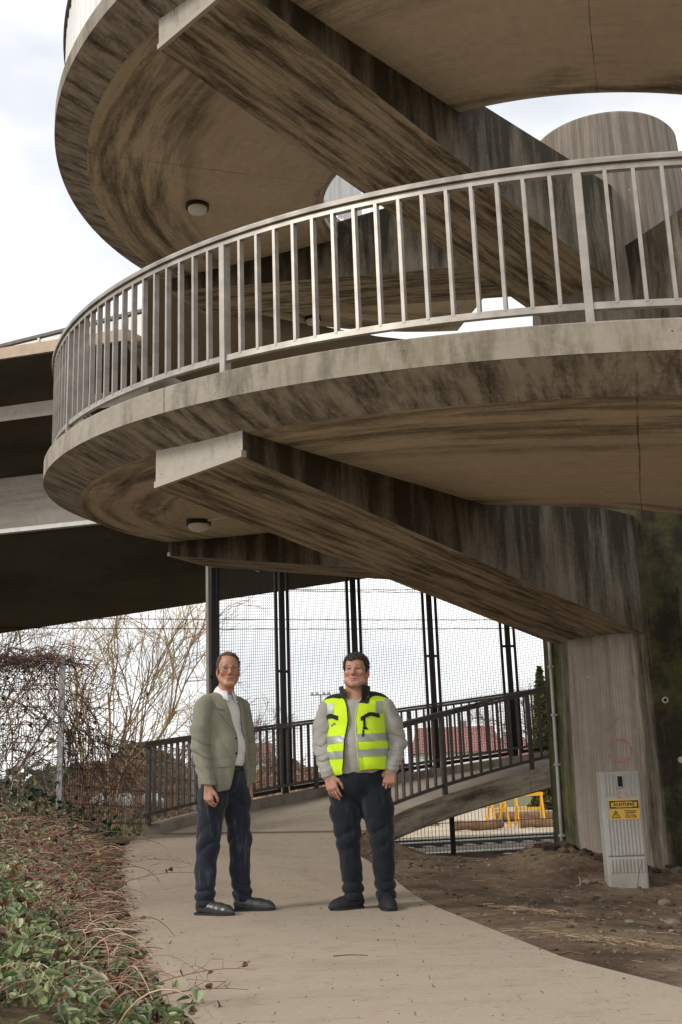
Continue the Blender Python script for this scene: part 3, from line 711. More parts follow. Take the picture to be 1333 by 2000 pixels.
az = -2.90; pp = [on_core(az, z, .028)[0] + Vector((CXY[0], CXY[1], 0)) for z in (-.05, .6, 1.2, 1.8, 2.30)]
pipe = empty('conduit_pipe', pp[0], 0, 'thin pale grey conduit pipe running down the left side of the column', 'pipe'); pi_ = Matrix.Translation(-pp[0])
mb = MB(); mb.tube(pp, .0185, 12); o = mb.build('tube', M_PIPE, pipe, smooth=True); o.matrix_parent_inverse = pi_
for z in (.25, .95, 1.45, 1.95):
    p, n_, t_ = on_core(az, z, .02); mb = MB(); mb.box(Vector((CXY[0], CXY[1], 0)) + p + n_ * .006, (.05, .06, .022), rz=az); o = mb.build('clip', M_PIPE, pipe); o.matrix_parent_inverse = pi_
# ------------------------------------------------------------------ railway and yard beyond
M_RST = simple('rail_steel_web', (.035, .027, .022), .6, .3); M_RTOP = simple('rail_running_surface', (.62, .60, .57), .22, .9)
M_SLP = simple('concrete_sleeper', (.22, .20, .175), .9); M_BAL = None
def ballast_mat():
    m = Mat('ballast_stone'); v = m.coord('Object'); n = m.voro(v, 14); c = m.noise(v, 40, 3); m.col(m.mix(c, (.075, .055, .045), (.20, .165, .135))).rough(.95).bump(n, .9, .04); return m.m
M_BAL = ballast_mat(); TD = Vector((.956, .292, 0)); TN = Vector((-TD.y, TD.x, 0))
def track(yc, label, zt=-1.0):
    c = Vector((4.3, yc, 0)); root = empty('railway_track', (c.x, c.y, zt - .35), 0, label, 'railway track', 'railway tracks below the ramp'); inv = Matrix.Translation(-root.location)
    ax = (TD, TN, Vector((0, 0, 1)))
    mb = MB(); A, B = c - TD * 45, c + TD * 60
    mb.v = []; pr = [(-2.6, zt - .62), (-1.7, zt - .16), (1.7, zt - .16), (2.6, zt - .62)]
    for e in (A, B):
        for o_, z in pr: mb.vert(e + TN * o_ + Vector((0, 0, z)))
    for j in range(3): mb.face((j, j + 1, 5 + j, 4 + j))
    o = mb.build('ballast_bed', M_BAL, root, fix=True); o.matrix_parent_inverse = inv
    for s in (-.755, .755):
        mb = MB(); mb.box((A + B) / 2 + TN * s + Vector((0, 0, zt - .085)), ((B - A).length, .03, .15), axes=ax); mb.box((A + B) / 2 + TN * s + Vector((0, 0, zt - .155)), ((B - A).length, .15, .02), axes=ax)
        mb.box((A + B) / 2 + TN * s + Vector((0, 0, zt - .018)), ((B - A).length, .072, .036), axes=ax, mi=1)
        o = mb.build('rail', [M_RST, M_RTOP], root); o.matrix_parent_inverse = inv
    sb = MB(); sb.box((0, 0, 0), (.26, 2.5, .12)); sm_ = sb.mesh('sleeper'); sm_.materials.append(M_SLP)
    for k in range(-14, 34):
        o = bpy.data.objects.new('sleeper', sm_); put(o, root); o.matrix_parent_inverse = inv; o.location = c + TD * (k * .63) + Vector((0, 0, zt - .175)); o.rotation_euler = (0, 0, math.atan2(TD.y, TD.x))
track(28.15, 'nearer railway track with two shiny rails seen under the ramp'); track(34.3, 'farther railway track of the two in front of the yellow barriers')
M_SAND = simple('yard_sand', (.46, .37, .27), .95, var=.25, scale=1.2, bump=.4)
mb = MB(); ny, nxx = 18, 40
for j in range(ny + 1):
    for i in range(nxx + 1):
        x, y = -22 + i * 1.6, 38.5 + j * 1.6; e = min(i, nxx - i, j, ny - j); mb.vert((x, y + .3 * x * .3, -1.24 + (.07 + .35 * abs(wob(x, y, .25)) if e else -.05)))
for j in range(ny):
    for i in range(nxx): a = j * (nxx + 1) + i; mb.face((a, a + 1, a + nxx + 2, a + nxx + 1))
tag(mb.build('sand_yard', M_SAND, smooth=True), 'pale sandy yard beyond the tracks', kind='structure')
M_ORG = simple('barrier_yellow', (.80, .42, .02), .5, var=.1)
def barrier(x, y, w, rz, label):
    r_ = empty('barrier', (x, y, -1.12), rz, label, 'barrier', 'yellow barriers in the yard'); h = 1.15
    for s in (-1, 1):
        for k in (-1, 1):
            mb = MB(); mb.bar((s * w / 2, k * .32, 0), (s * w / 2 - s * .02, k * .03, h), .085, .06, up=(1, 0, 0)); mb.build('leg', M_ORG, r_)
    mb = MB(); mb.bar((-w / 2 - .05, 0, h), (w / 2 + .05, 0, h), .10, .13); mb.build('top_bar', M_ORG, r_)
    mb = MB(); mb.bar((-w / 2, -.17, h * .55), (w / 2, -.17, h * .55), .03, .10); mb.build('cross_bar', M_ORG, r_)
barrier(5.45, 42.2, .62, .5, 'narrow yellow trestle barrier, the left one under the ramp'); barrier(6.72, 42.6, 1.0, .05, 'wider yellow trestle barrier, the right one under the ramp')
M_BARK = simple('log_bark', (.20, .115, .06), .9, var=.35, scale=5, bump=.5); M_CUT = simple('log_cut', (.40, .24, .12), .8, var=.2)
def log(p, L_, r, rz, label):
    mb = MB(); n = 14; R_ = []
    for k in range(9): R_.append(r * (1 + .07 * math.sin(k * 2.1)))
    mb.tube([(-L_ / 2 + L_ * k / 8, .03 * math.sin(k * 1.7), r + .02 * math.sin(k)) for k in range(9)], R_, n)
    mb.mi[-1] = 1; mb.mi[-2] = 1
    o = mb.build('log', [M_BARK, M_CUT], None); o.location = p; o.rotation_euler = (0, 0, rz); tag(o, label, 'log', 'felled logs in the yard')
log((4.55, 41.0, -1.13), 1.9, .17, .25, 'short pale felled log lying left of the yellow barriers'); log((6.95, 41.2, -1.13), 1.7, .16, -.06, 'brown felled log lying in front of the right yellow barrier'); log((7.8, 45.5, -1.10), 4.2, .20, .05, 'long reddish log lying behind the right yellow barrier')
def heap(name, c, rx_, ry_, h, label, cat, mat, seed):
    r2 = np.random.default_rng(seed); mb = MB(); nr, na = 26, 64; pr = r2.uniform(0, 6, 8)
    for i in range(nr + 1):
        for j in range(na):
            a = 2 * math.pi * j / na; s = i / nr; ed = 1 + .16 * math.sin(2 * a + pr[0]) + .10 * math.sin(5 * a + pr[1]); x, y = c[0] + rx_ * s * ed * math.cos(a), c[1] + ry_ * s * ed * math.sin(a)
            z = h * (1 - s) ** .85 * (1 + .22 * math.sin(3 * a + pr[2]) * s) + r2.normal(0, .055 * (h ** .5)) * (1 - s * .6)
            mb.vert((x, y, c[2] + z - .1 * s))
    for i in range(nr):
        for j in range(na): k = (j + 1) % na; mb.face((i * na + j, (i + 1) * na + j, (i + 1) * na + k, i * na + k))
    o = mb.build(name, mat); tag(o, label, cat, 'heaps of chippings by the railway')
def chip_mat():
    m = Mat('wood_chippings'); v = m.coord('Object'); n = m.noise(v, 6, 6, .75); m.col(m.ramp(n, [(.36, (.045, .022, .012)), (.50, (.22, .115, .065)), (.64, (.42, .27, .17))])).rough(.95).bump(n, .9, .08); return m.m
M_CHIP = chip_mat()
heap('chipping_heap', (-2.5, 44, -1.2), 4.6, 4.0, 2.9, 'reddish brown heap of wood chippings behind the man in the jacket', 'heap', M_CHIP, 3)
heap('chipping_heap', (-.2, 47, -1.2), 4.2, 4.0, 3.0, 'reddish brown heap of wood chippings seen left of the man in the yellow vest', 'heap', M_CHIP, 4)
heap('chipping_heap', (-6.6, 35, -1.2), 6.2, 3.6, 3.3, 'broad low brown heap behind the fence at the left', 'heap', M_CHIP, 5)
def boulder(p, r, label):
    bm = bmesh.new(); bmesh.ops.create_icosphere(bm, subdivisions=2, radius=r)
    for v_ in bm.verts: v_.co *= random.uniform(.8, 1.15); v_.co.z *= .7
    m = bpy.data.meshes.new('boulder'); bm.to_mesh(m); bm.free(); m.materials.append(M_STONEW); o = bpy.data.objects.new('boulder', m); put(o); o.location = p; tag(o, label, 'boulder', 'pale boulders by the railway')
M_STONEW = simple('pale_boulder', (.62, .58, .54), .9, var=.15, scale=4, bump=.3)
for i, (x, nm) in enumerate(((-7.35, 'leftmost of three pale boulders on the brown heap'), (-6.62, 'middle one of three pale boulders on the brown heap'), (-5.86, 'rightmost of three pale boulders on the brown heap'))): boulder((x, 33.0, .42), .34, nm)
# ------------------------------------------------------------------ catenary wires, mast, houses
M_WIRE = simple('dark_wire', (.03, .03, .03), .6)
def wire(p, q, sag, label, r=.011):
    mb = MB(); p, q = Vector(p), Vector(q); pts = [p.lerp(q, k / 24) - Vector((0, 0, sag * 4 * (k / 24) * (1 - k / 24))) for k in range(25)]; mb.tube(pts, r, 4)
    tag(mb.build('overhead_wire', M_WIRE), label, 'wire', 'overhead line wires')
wire((-16, 26.0, 5.02), (14, 33.6, 4.98), .12, 'lowest thin overhead wire of the railway')
wire((-16, 26.1, 5.28), (14, 33.7, 5.22), .10, 'thin overhead wire just above the lowest one')
wire((-16, 26.3, 6.35), (14, 33.9, 6.4), .35, 'sagging upper overhead wire of the railway')
wire((-16, 30.0, 7.0), (14, 37.6, 6.8), .30, 'topmost sagging overhead wire of the railway')
ms = empty('lamp_mast', (-1.95, 80, -1.2), 0, 'slender grey yard mast with a short crossbar far behind the screen', 'mast')
mb = MB(); mb.tube([(0, 0, 0), (0, 0, 8.0)], [.10, .07], 8); mb.build('pole', M_GALV, ms); mb = MB(); mb.bar((-.75, 0, 7.95), (.75, 0, 7.95), .09, .09); mb.build('crossbar', M_GALV, ms)
for x in (-.6, -.25, .25, .6): mb = MB(); mb.box((x, -.05, 8.07), (.2, .2, .15)); mb.build('floodlight', M_GALV, ms)
M_WALL = simple('white_render', (.74, .73, .70), .9, var=.05); M_ROOF = None
def roof_mat():
    m = Mat('red_roof_tiles'); v = m.coord('UV'); w = m.n('ShaderNodeTexBrick'); w.inputs['Scale'].default_value = 1.0
    for k, q in (('Mortar Size', .02), ('Brick Width', .45), ('Row Height', .38)): w.inputs[k].default_value = q
    w.inputs['Color1'].default_value = (.30, .135, .12, 1); w.inputs['Color2'].default_value = (.37, .15, .13, 1); w.inputs['Mortar'].default_value = (.10, .03, .025, 1); m.L(v, w.inputs['Vector']); m.col(w.outputs['Color']).rough(.8); return m.m
M_ROOF = roof_mat(); M_GLS = simple('window_dark', (.03, .035, .04), .15)
def house(x, y, w, d, he, hr, label, wins):
    h = empty('house', (x, y, -1.25), 0, label, 'house', 'houses beyond the railway')
    mb = MB(); mb.box((0, 0, he / 2), (w, d, he)); wl = mb.build('wall', M_WALL, h)
    mb = MB(); e = .45; pts = [(-w / 2 - e, -d / 2 - e, he - .15), (w / 2 + e, -d / 2 - e, he - .15), (w / 2 - .3, 0, hr), (-w / 2 + .3, 0, hr), (-w / 2 - e, d / 2 + e, he - .15), (w / 2 + e, d / 2 + e, he - .15)]
    ids = [mb.vert(p) for p in pts]; sl = math.hypot(d / 2, hr - he)
    mb.face((ids[0], ids[1], ids[2], ids[3]), ((0, 0), (w, 0), (w - 1, sl), (1, sl))); mb.face((ids[5], ids[4], ids[3], ids[2]), ((0, 0), (w, 0), (w - 1, sl), (1, sl)))
    mb.face((ids[4], ids[0], ids[3]), ((0, 0), (d, 0), (d / 2, sl))); mb.face((ids[1], ids[5], ids[2]), ((0, 0), (d, 0), (d / 2, sl))); mb.face((ids[0], ids[4], ids[5], ids[1]))
    rf = mb.build('roof', M_ROOF, h)
    mb = MB(); mb.box((w * .12, .4, hr + .15), (.7, .7, 1.1)); mb.build('chimney', simple('chimney_grey', (.25, .24, .23), .9), rf)
    for xx in wins:
        mb = MB(); mb.box((xx, -d / 2 - .01, he * .55), (1.3, .08, 1.3)); wn = mb.build('window', M_WALL, h); mb = MB(); mb.box((xx, -d / 2 - .055, he * .55), (1.1, .03, 1.1)); mb.build('pane', M_GLS, wn)
house(12.6, 132, 9.6, 9, 4.6, 7.5, 'white house with a red tiled roof beyond the railway', (-3, 0, 3)); house(20.4, 150, 7, 8, 4.2, 6.6, 'white house with a red roof farther right, beside the conifer', (-2, 1.5))
house(-18, 175, 12, 9, 5.0, 7.8, 'far white house glimpsed past the man in the jacket', (-4, 0, 4))
# ------------------------------------------------------------------ people: bodies and clothes grown from smooth distance fields
def _rot(yaw):
    c, s = math.cos(yaw), math.sin(yaw); return np.array([[c, -s, 0], [s, c, 0], [0, 0, 1.0]])
class Field:
    """signed distance field on a grid, turned into one continuous mesh by surface nets"""
    def __init__(s, lo, hi, h):
        s.lo = np.array(lo, float); s.h = h; s.n = np.ceil((np.array(hi) - s.lo) / h).astype(int) + 1
        s.f = np.full(s.n, .5, np.float32); s.ax = [s.lo[i] + h * np.arange(s.n[i]) for i in range(3)]
    def _box(s, lo, hi):
        a = np.clip(np.floor((np.array(lo) - s.lo) / s.h).astype(int), 0, s.n); b = np.clip(np.ceil((np.array(hi) - s.lo) / s.h).astype(int) + 1, 0, s.n)
        return tuple(slice(i, j) for i, j in zip(a, b))
    def pts(s, sl): return np.meshgrid(*[s.ax[i][sl[i]] for i in range(3)], indexing='ij')
    def comb(s, sl, d, k, op):
        f = s.f[sl]
        if f.size == 0: return
        if op == 'sub':
            d = -d; h = np.clip(.5 - .5 * (f - d) / k, 0, 1) if k > 0 else None
            s.f[sl] = np.maximum(f, d) if k <= 0 else (f * (1 - h) + d * h + k * h * (1 - h))
        else:
            if k <= 0: s.f[sl] = np.minimum(f, d)
            else:
                h = np.clip(.5 + .5 * (f - d) / k, 0, 1); s.f[sl] = f * (1 - h) + d * h - k * h * (1 - h)
    def cap(s, a, b, r1, r2=None, k=.02, op='add', flat=None):
        a, b = np.array(a, float), np.array(b, float); r2 = r1 if r2 is None else r2; R = max(r1, r2) + k + .03
        sl = s._box(np.minimum(a, b) - R, np.maximum(a, b) + R); X, Y, Z = s.pts(sl); d = b - a; L2 = max(d @ d, 1e-9)
        t = np.clip(((X - a[0]) * d[0] + (Y - a[1]) * d[1] + (Z - a[2]) * d[2]) / L2, 0, 1)
        q = np.sqrt((X - a[0] - t * d[0]) ** 2 + (Y - a[1] - t * d[1]) ** 2 + (Z - a[2] - t * d[2]) ** 2) - (r1 + (r2 - r1) * t)
        s.comb(sl, q.astype(np.float32), k, op); return s
    def ell(s, c, r, yaw=0.0, k=.02, op='add', pitch=0.0):
        c, r = np.array(c, float), np.array(r, float); R = r.max() + k + .03; sl = s._box(c - R, c + R); X, Y, Z = s.pts(sl)
        X, Y, Z = X - c[0], Y - c[1], Z - c[2]; co, si = math.cos(yaw), math.sin(yaw); X, Y = X * co + Y * si, -X * si + Y * co
        if pitch: cp, sp = math.cos(pitch), math.sin(pitch); Y, Z = Y * cp + Z * sp, -Y * sp + Z * cp
        k0 = np.sqrt((X / r[0]) ** 2 + (Y / r[1]) ** 2 + (Z / r[2]) ** 2) + 1e-6; k1 = np.sqrt((X / r[0] ** 2) ** 2 + (Y / r[1] ** 2) ** 2 + (Z / r[2] ** 2) ** 2) + 1e-6
        s.comb(sl, (k0 * (k0 - 1) / k1).astype(np.float32), k, op); return s
    def chain(s, pts, rs, k=.02):
        for a, b, r1, r2 in zip(pts[:-1], pts[1:], rs[:-1], rs[1:]): s.cap(a, b, r1, r2, k)
        return s
    def mod(s, fn):
        """fn(X,Y,Z,f) -> new f, evaluated near the surface only"""
        m = np.abs(s.f) < .09; I = np.nonzero(m); P = [s.ax[i][I[i]] for i in range(3)]
        s.f[m] = fn(P[0], P[1], P[2], s.f[m]).astype(np.float32); return s
    def net(s):
        f = s.f; ins = f < 0; n = np.array(f.shape) - 1
        cnt = np.zeros(n, np.int8)
        for dx in (0, 1):
            for dy in (0, 1):
                for dz in (0, 1): cnt += ins[dx:dx + n[0], dy:dy + n[1], dz:dz + n[2]]
        act = (cnt > 0) & (cnt < 8); I = np.argwhere(act); vid = np.full(n, -1, np.int64); vid[act] = np.arange(len(I))
        acc = np.zeros((len(I), 3)); c = np.zeros(len(I)); cor = {}
        for dx in (0, 1):
            for dy in (0, 1):
                for dz in (0, 1): cor[dx, dy, dz] = f[I[:, 0] + dx, I[:, 1] + dy, I[:, 2] + dz]
        for p in cor:
            for a in range(3):
                if p[a]: continue
                q = list(p); q[a] = 1; f0, f1 = cor[p], cor[tuple(q)]; m = (f0 < 0) != (f1 < 0)
                t = np.where(m, f0 / np.where(f0 == f1, 1, f0 - f1), 0); e = np.tile(np.array(p, float), (len(I), 1)); e[:, a] += t
                acc += e * m[:, None]; c += m
        V = s.lo + s.h * (I + acc / c[:, None]); F = []
        for a in range(3):
            b, d = [(1, 2), (2, 0), (0, 1)][a]; sl0 = [slice(None)] * 3; sl1 = [slice(None)] * 3; sl0[a] = slice(0, -1); sl1[a] = slice(1, None)
            i0, i1 = ins[tuple(sl0)], ins[tuple(sl1)]; ch = i0 != i1; J = np.argwhere(ch)
            J = J[(J[:, b] >= 1) & (J[:, d] >= 1) & (J[:, b] < n[b]) & (J[:, d] < n[d])]
            eb = np.zeros(3, int); eb[b] = 1; ed = np.zeros(3, int); ed[d] = 1
            q = [vid[tuple((J - x).T)] for x in (eb + ed, ed, 0 * eb, eb)]
            fl = i0[tuple(J.T)]; Q = np.stack(q, 1); Q = np.where(fl[:, None], Q, Q[:, ::-1]); F.append(Q)
        return V, np.concatenate(F)
def relax(V, F, it=1, lam=.5):
    for _ in range(it):
        s = np.zeros_like(V); c = np.zeros(len(V))
        for i in range(4):
            for j in (1, 3): np.add.at(s, F[:, i], V[F[:, (i + j) % 4]]); np.add.at(c, F[:, i], 1)
        V = V + lam * (s / np.maximum(c, 1)[:, None] - V)
    return V
def vnormals(V, F):
    n = np.cross(V[F[:, 2]] - V[F[:, 0]], V[F[:, 3]] - V[F[:, 1]]); N_ = np.zeros_like(V)
    for i in range(4): np.add.at(N_, F[:, i], n)
    return N_ / (np.linalg.norm(N_, axis=1)[:, None] + 1e-9)
def npmesh(name, V, F, mat, parent, col=None):
    m = bpy.data.meshes.new(name); m.vertices.add(len(V)); m.vertices.foreach_set('co', V.astype(np.float32).ravel())
    k = F.shape[1]; m.loops.add(F.size); m.loops.foreach_set('vertex_index', F.astype(np.int32).ravel()); m.polygons.add(len(F))
    m.polygons.foreach_set('loop_start', np.arange(0, F.size, k, dtype=np.int32)); m.polygons.foreach_set('loop_total', np.full(len(F), k, np.int32)); m.polygons.foreach_set('use_smooth', np.ones(len(F), bool))
    m.update(calc_edges=True); m.materials.append(mat)
    if col is not None:
        a = m.color_attributes.new('tint', 'FLOAT_COLOR', 'POINT'); a.data.foreach_set('color', np.concatenate([col, np.ones((len(V), 1))], 1).astype(np.float32).ravel())
    o = bpy.data.objects.new(name, m); put(o, parent); return o
def patch(name, V, F, mask, off, mat, parent, thick=0.0):
    """a piece of cloth lying on another: the faces where mask holds, lifted along the normals"""
    Nn = vnormals(V, F); c = V[F].mean(1); fm = mask(c[:, 0], c[:, 1], c[:, 2], Nn[F].mean(1)); F2 = F[fm]
    if len(F2) == 0: return None
    u, inv = np.unique(F2, return_inverse=True); o = npmesh(name, V[u] + Nn[u] * off, inv.reshape(F2.shape), mat, parent)
    if thick: md = o.modifiers.new('thick', 'SOLIDIFY'); md.thickness = thick; md.offset = -1
    return o
def canon(V, c, yaw):
    """world-local to torso frame"""
    return (V - np.array(c)) @ _rot(yaw)
def skin_mat(name, tone):
    m = Mat(name); a = m.n('ShaderNodeAttribute'); a.attribute_name = 'tint'; n = m.noise(m.coord('Object'), 160, 3); c = m.mix(.12, a.outputs['Color'], m.ramp(n, [(.3, [q * .7 for q in tone]), (.7, tone)]), 'MIX')
    m.col(c).rough(.48).set(Subsurface_Weight=.08, Subsurface_Radius=(.02, .008, .004), Specular_IOR_Level=.4); return m.m
def cloth(name, c, scale=260, var=.18, rough=.85, weave=True, bump=.25, streaks=None):
    m = Mat(name); v = m.coord('Object'); n = m.noise(v, scale, 2); g = m.noise(v, 9, 4)
    col = m.mix(n, [q * (1 - var) for q in c], [min(1, q * (1 + var)) for q in c]); col = m.mix(m.ramp(g, [(.35, .25), (.65, 0.0)]), col, [q * .72 for q in c])
    if streaks: w = m.noise(m.coord('Object', (1, 1, .22)), 26, 4); col = m.mix(m.ramp(w, [(.52, 0.0), (.72, .75)]), col, streaks)
    hb = m.math('ADD', m.math('MULTIPLY', n, .15), m.noise(m.coord('Object', (1.0, 1.0, .55)), 24, 5, .55, .9)); m.col(col).rough(rough).bump(hb, bump * 1.3, .012).set(Specular_IOR_Level=.2, Sheen_Weight=.15); return m.m
def add_hand(F, w, u, v, n, s=1.0, curl=.35, spread=.0, k=.006, fist=0.0):
    """palm and five fingers; w wrist, u finger direction, v towards the thumb, n out of the back of the hand"""
    w, u, v, n = [np.array(q, float) for q in (w, u, v, n)]; u /= np.linalg.norm(u); n = n - u * (n @ u); n /= np.linalg.norm(n); v = v - u * (v @ u) - n * (v @ n); v /= np.linalg.norm(v)
    P = lambda a, b, c: w + s * (u * a + v * b + n * c)
    F.cap(P(-.03, 0, 0), P(.015, 0, 0), .026 * s, .026 * s, .012)
    for b, r in ((.027, .0150), (.009, .0155), (-.010, .0150), (-.028, .0135)): F.cap(P(.012, b * .62, 0), P(.086 - abs(b - .009) * .25, b, .003), .0165 * s, r * s, .010)
    for b, L, r in ((.031, .070, .0088), (.0105, .080, .0092), (-.0105, .074, .0088), (-.0305, .058, .0078)):
        base = np.array([.090 - abs(b - .009) * .30, b, .003]); ang = 0.0; p = base; c0 = curl + fist
        for j, (fr, rr) in enumerate(((.42, 1.0), (.32, .93), (.26, .85))):
            ang += c0 * (.55, .9, .7)[j] * (1 + .25 * (b < 0)); q = p + L * fr * np.array([math.cos(ang), spread * b * 6, -math.sin(ang)]); F.cap(P(*p), P(*q), r * rr * s, r * rr * .93 * s, .0025 if j else .005); p = q
    F.cap(P(.018, .022, -.004), P(.052, .050, -.014), .0165 * s, .0125 * s, .010); F.cap(P(.052, .050, -.014), P(.082, .056, -.026), .0115 * s, .0105 * s, .004); F.cap(P(.082, .056, -.026), P(.104, .051, -.036), .0103 * s, .0085 * s, .003)
def add_head(F, c, yaw, s=1.0, wide=1.0, jowl=0.0, pitch=0.0):
    R = _rot(yaw); cp, sp = math.cos(pitch), math.sin(pitch); RP = np.array([[1, 0, 0], [0, cp, -sp], [0, sp, cp]])
    T = lambda p: np.array(c) + R @ (RP @ (np.array(p) * s * np.array([wide, 1, 1])))
    E = lambda p, r, k, op='add': F.ell(T(p), np.array(r) * s * np.array([wide, 1, 1]), yaw, k, op, pitch)
    C = lambda a, b, r1, r2, k, op='add': F.cap(T(a), T(b), r1 * s, r2 * s, k, op)
    E((0, .014, .042), (.075, .096, .080), .02); E((0, -.020, -.030), (.061, .074, .088), .03)
    E((0, -.062, .045), (.050, .036, .045), .03)
    for q in (-1, 1):
        C((q * .052, .005, -.050), (q * .022, -.066, -.100), .022 + jowl * .35, .020, .025); E((q * .043, -.064, -.022), (.024, .024, .022), .02)
        if jowl: E((q * .044, -.040, -.075), (.026 + jowl, .034, .030), .02)
    E((0, -.074, -.101), (.025, .020, .018), .02)
    C((-.040, -.086, .017), (-.010, -.093, .012), .010, .010, .012); C((.040, -.086, .017), (.010, -.093, .012), .010, .010, .012)
    for q in (-1, 1): E((q * .031, -.103, -.003), (.017, .013, .0115), .010, 'sub')
    C((0, -.092, .008), (0, -.113, -.031), .0085, .0125, .010)
    for q in (-1, 1): E((q * .0125, -.103, -.037), (.0085, .0105, .0080), .006)
    C((-.020, -.0805, -.0625), (.020, -.0805, -.0625), .0070, .0070, .012); C((-.016, -.0790, -.0755), (.016, -.0790, -.0755), .0080, .0080, .012)
    C((-.025, -.0895, -.0685), (.025, -.0895, -.0685), .0030, .0030, .003, 'sub'); C((-.014, -.0935, -.0885), (.014, -.0935, -.0885), .005, .005, .012, 'sub')
    for q in (-1, 1):
        E((q * .078, .012, -.014), (.0085, .020, .032), .006); E((q * .086, .006, -.012), (.006, .010, .018), .006, 'sub')
        # eyelids
        C((q * .046, -.080, .0010), (q * .031, -.0885, .0052), .0046, .0046, .003); C((q * .031, -.0885, .0052), (q * .018, -.086, .0010), .0046, .0042, .003); C((q * .044, -.080, -.0088), (q * .020, -.0865, -.0092), .0044, .0044, .004)
    return T
def tint_face(V, T_inv, tone, lips=(.36, .15, .12), stub=0.0):
    """base colour of the skin: ruddy cheeks, nose and ears, darker lips"""
    q = T_inv(V); col = np.tile(np.array(tone, float), (len(V), 1)); g = lambda c, r: np.exp(-(((q - np.array(c)) / np.array(r)) ** 2).sum(1))
    red = .75 * (g((.043, -.075, -.03), (.026, .05, .024)) + g((-.043, -.075, -.03), (.026, .05, .024))) + .8 * g((0, -.113, -.03), (.018, .03, .02)) + .8 * (g((.085, .01, -.01), (.02, .03, .04)) + g((-.085, .01, -.01), (.02, .03, .04)))
    col = col * (1 - red[:, None] * np.array([.02, .26, .30])); L_ = np.clip(g((0, -.088, -.0625), (.024, .02, .006)) + g((0, -.087, -.0755), (.021, .02, .007)), 0, 1)[:, None] * .85
    col = col * (1 - L_) + np.array(lips) * L_
    if stub: b = np.clip(g((0, -.07, -.09), (.06, .06, .03)), 0, 1)[:, None] * stub; col = col * (1 - b) + np.array([.19, .15, .13]) * b
    return col
def face_bits(T, parent, iris, brow, s=1.0):
    M_SC = simple('eye_white', (.42, .39, .36), .3, var=.02); M_IR = simple('eye_iris', iris, .2, var=.1); M_BR = cloth('eyebrow_hair', brow, 300)
    for q in (-1, 1):
        mb = MB(); 
        bm = bmesh.new(); bmesh.ops.create_uvsphere(bm, u_segments=16, v_segments=10, radius=.0108 * s); me = bpy.data.meshes.new('eye'); bm.to_mesh(me); bm.free(); me.materials.append(M_SC); me.polygons.foreach_set('use_smooth', [True] * len(me.polygons))
        e = bpy.data.objects.new('eye', me); put(e, parent); e.location = T((q * .031, -.0790, -.002))
        p = Vector(T((q * .031, -.0790, -.002))); d = (Vector(T((q * .0305, -.2, -.003))) - p).normalized(); mb = MB(); mb.tube([p + d * .0088 * s, p + d * .0114 * s], [.0052 * s, .0040 * s], 14); mb.build('iris', M_IR, parent)
        mb = MB(); mb.tube([T((q * .0445, -.0850, -.0005)), T((q * .038, -.0905, .0030)), T((q * .030, -.0930, .0040)), T((q * .022, -.0925, .0025)), T((q * .0165, -.0900, -.0010))], [.0008 * s, .0017 * s, .0019 * s, .0016 * s, .0008 * s], 6); mb.build('eyelash', M_BR, parent, smooth=True)
        mb = MB(); mb.tube([T((q * .050, -.080, .0165)), T((q * .038, -.0925, .0225)), T((q * .026, -.0975, .0235)), T((q * .014, -.0995, .0215))], [.0018 * s, .0032 * s, .0034 * s, .0026 * s], 8); mb.build('eyebrow', M_BR, parent, smooth=True)
def mouth(T, parent, s, col):
    M_LP = simple('lip_skin', col, .45, var=.1, scale=60); M_ML = simple('mouth_line', (.10, .035, .028), .6, var=.0)
    for z, y, r in ((-.0635, -.0885, .0036), (-.0745, -.0880, .0044)):
        mb = MB(); mb.tube([T((x, y + 9.0 * x * x, z + (.8 if z > -.07 else -.3) * -x * x * 3)) for x in np.linspace(-.021, .021, 9)], [r * s * (1 - (abs(x) / .0225) ** 2.2) + .0008 for x in np.linspace(-.021, .021, 9)], 8); mb.build('lip', M_LP, parent, smooth=True)
    mb = MB(); mb.tube([T((x, -.0912 + 9.5 * x * x, -.0688 + 1.5 * x * x)) for x in np.linspace(-.023, .023, 9)], .0012 * s, 6); mb.build('mouth_line', M_ML, parent)
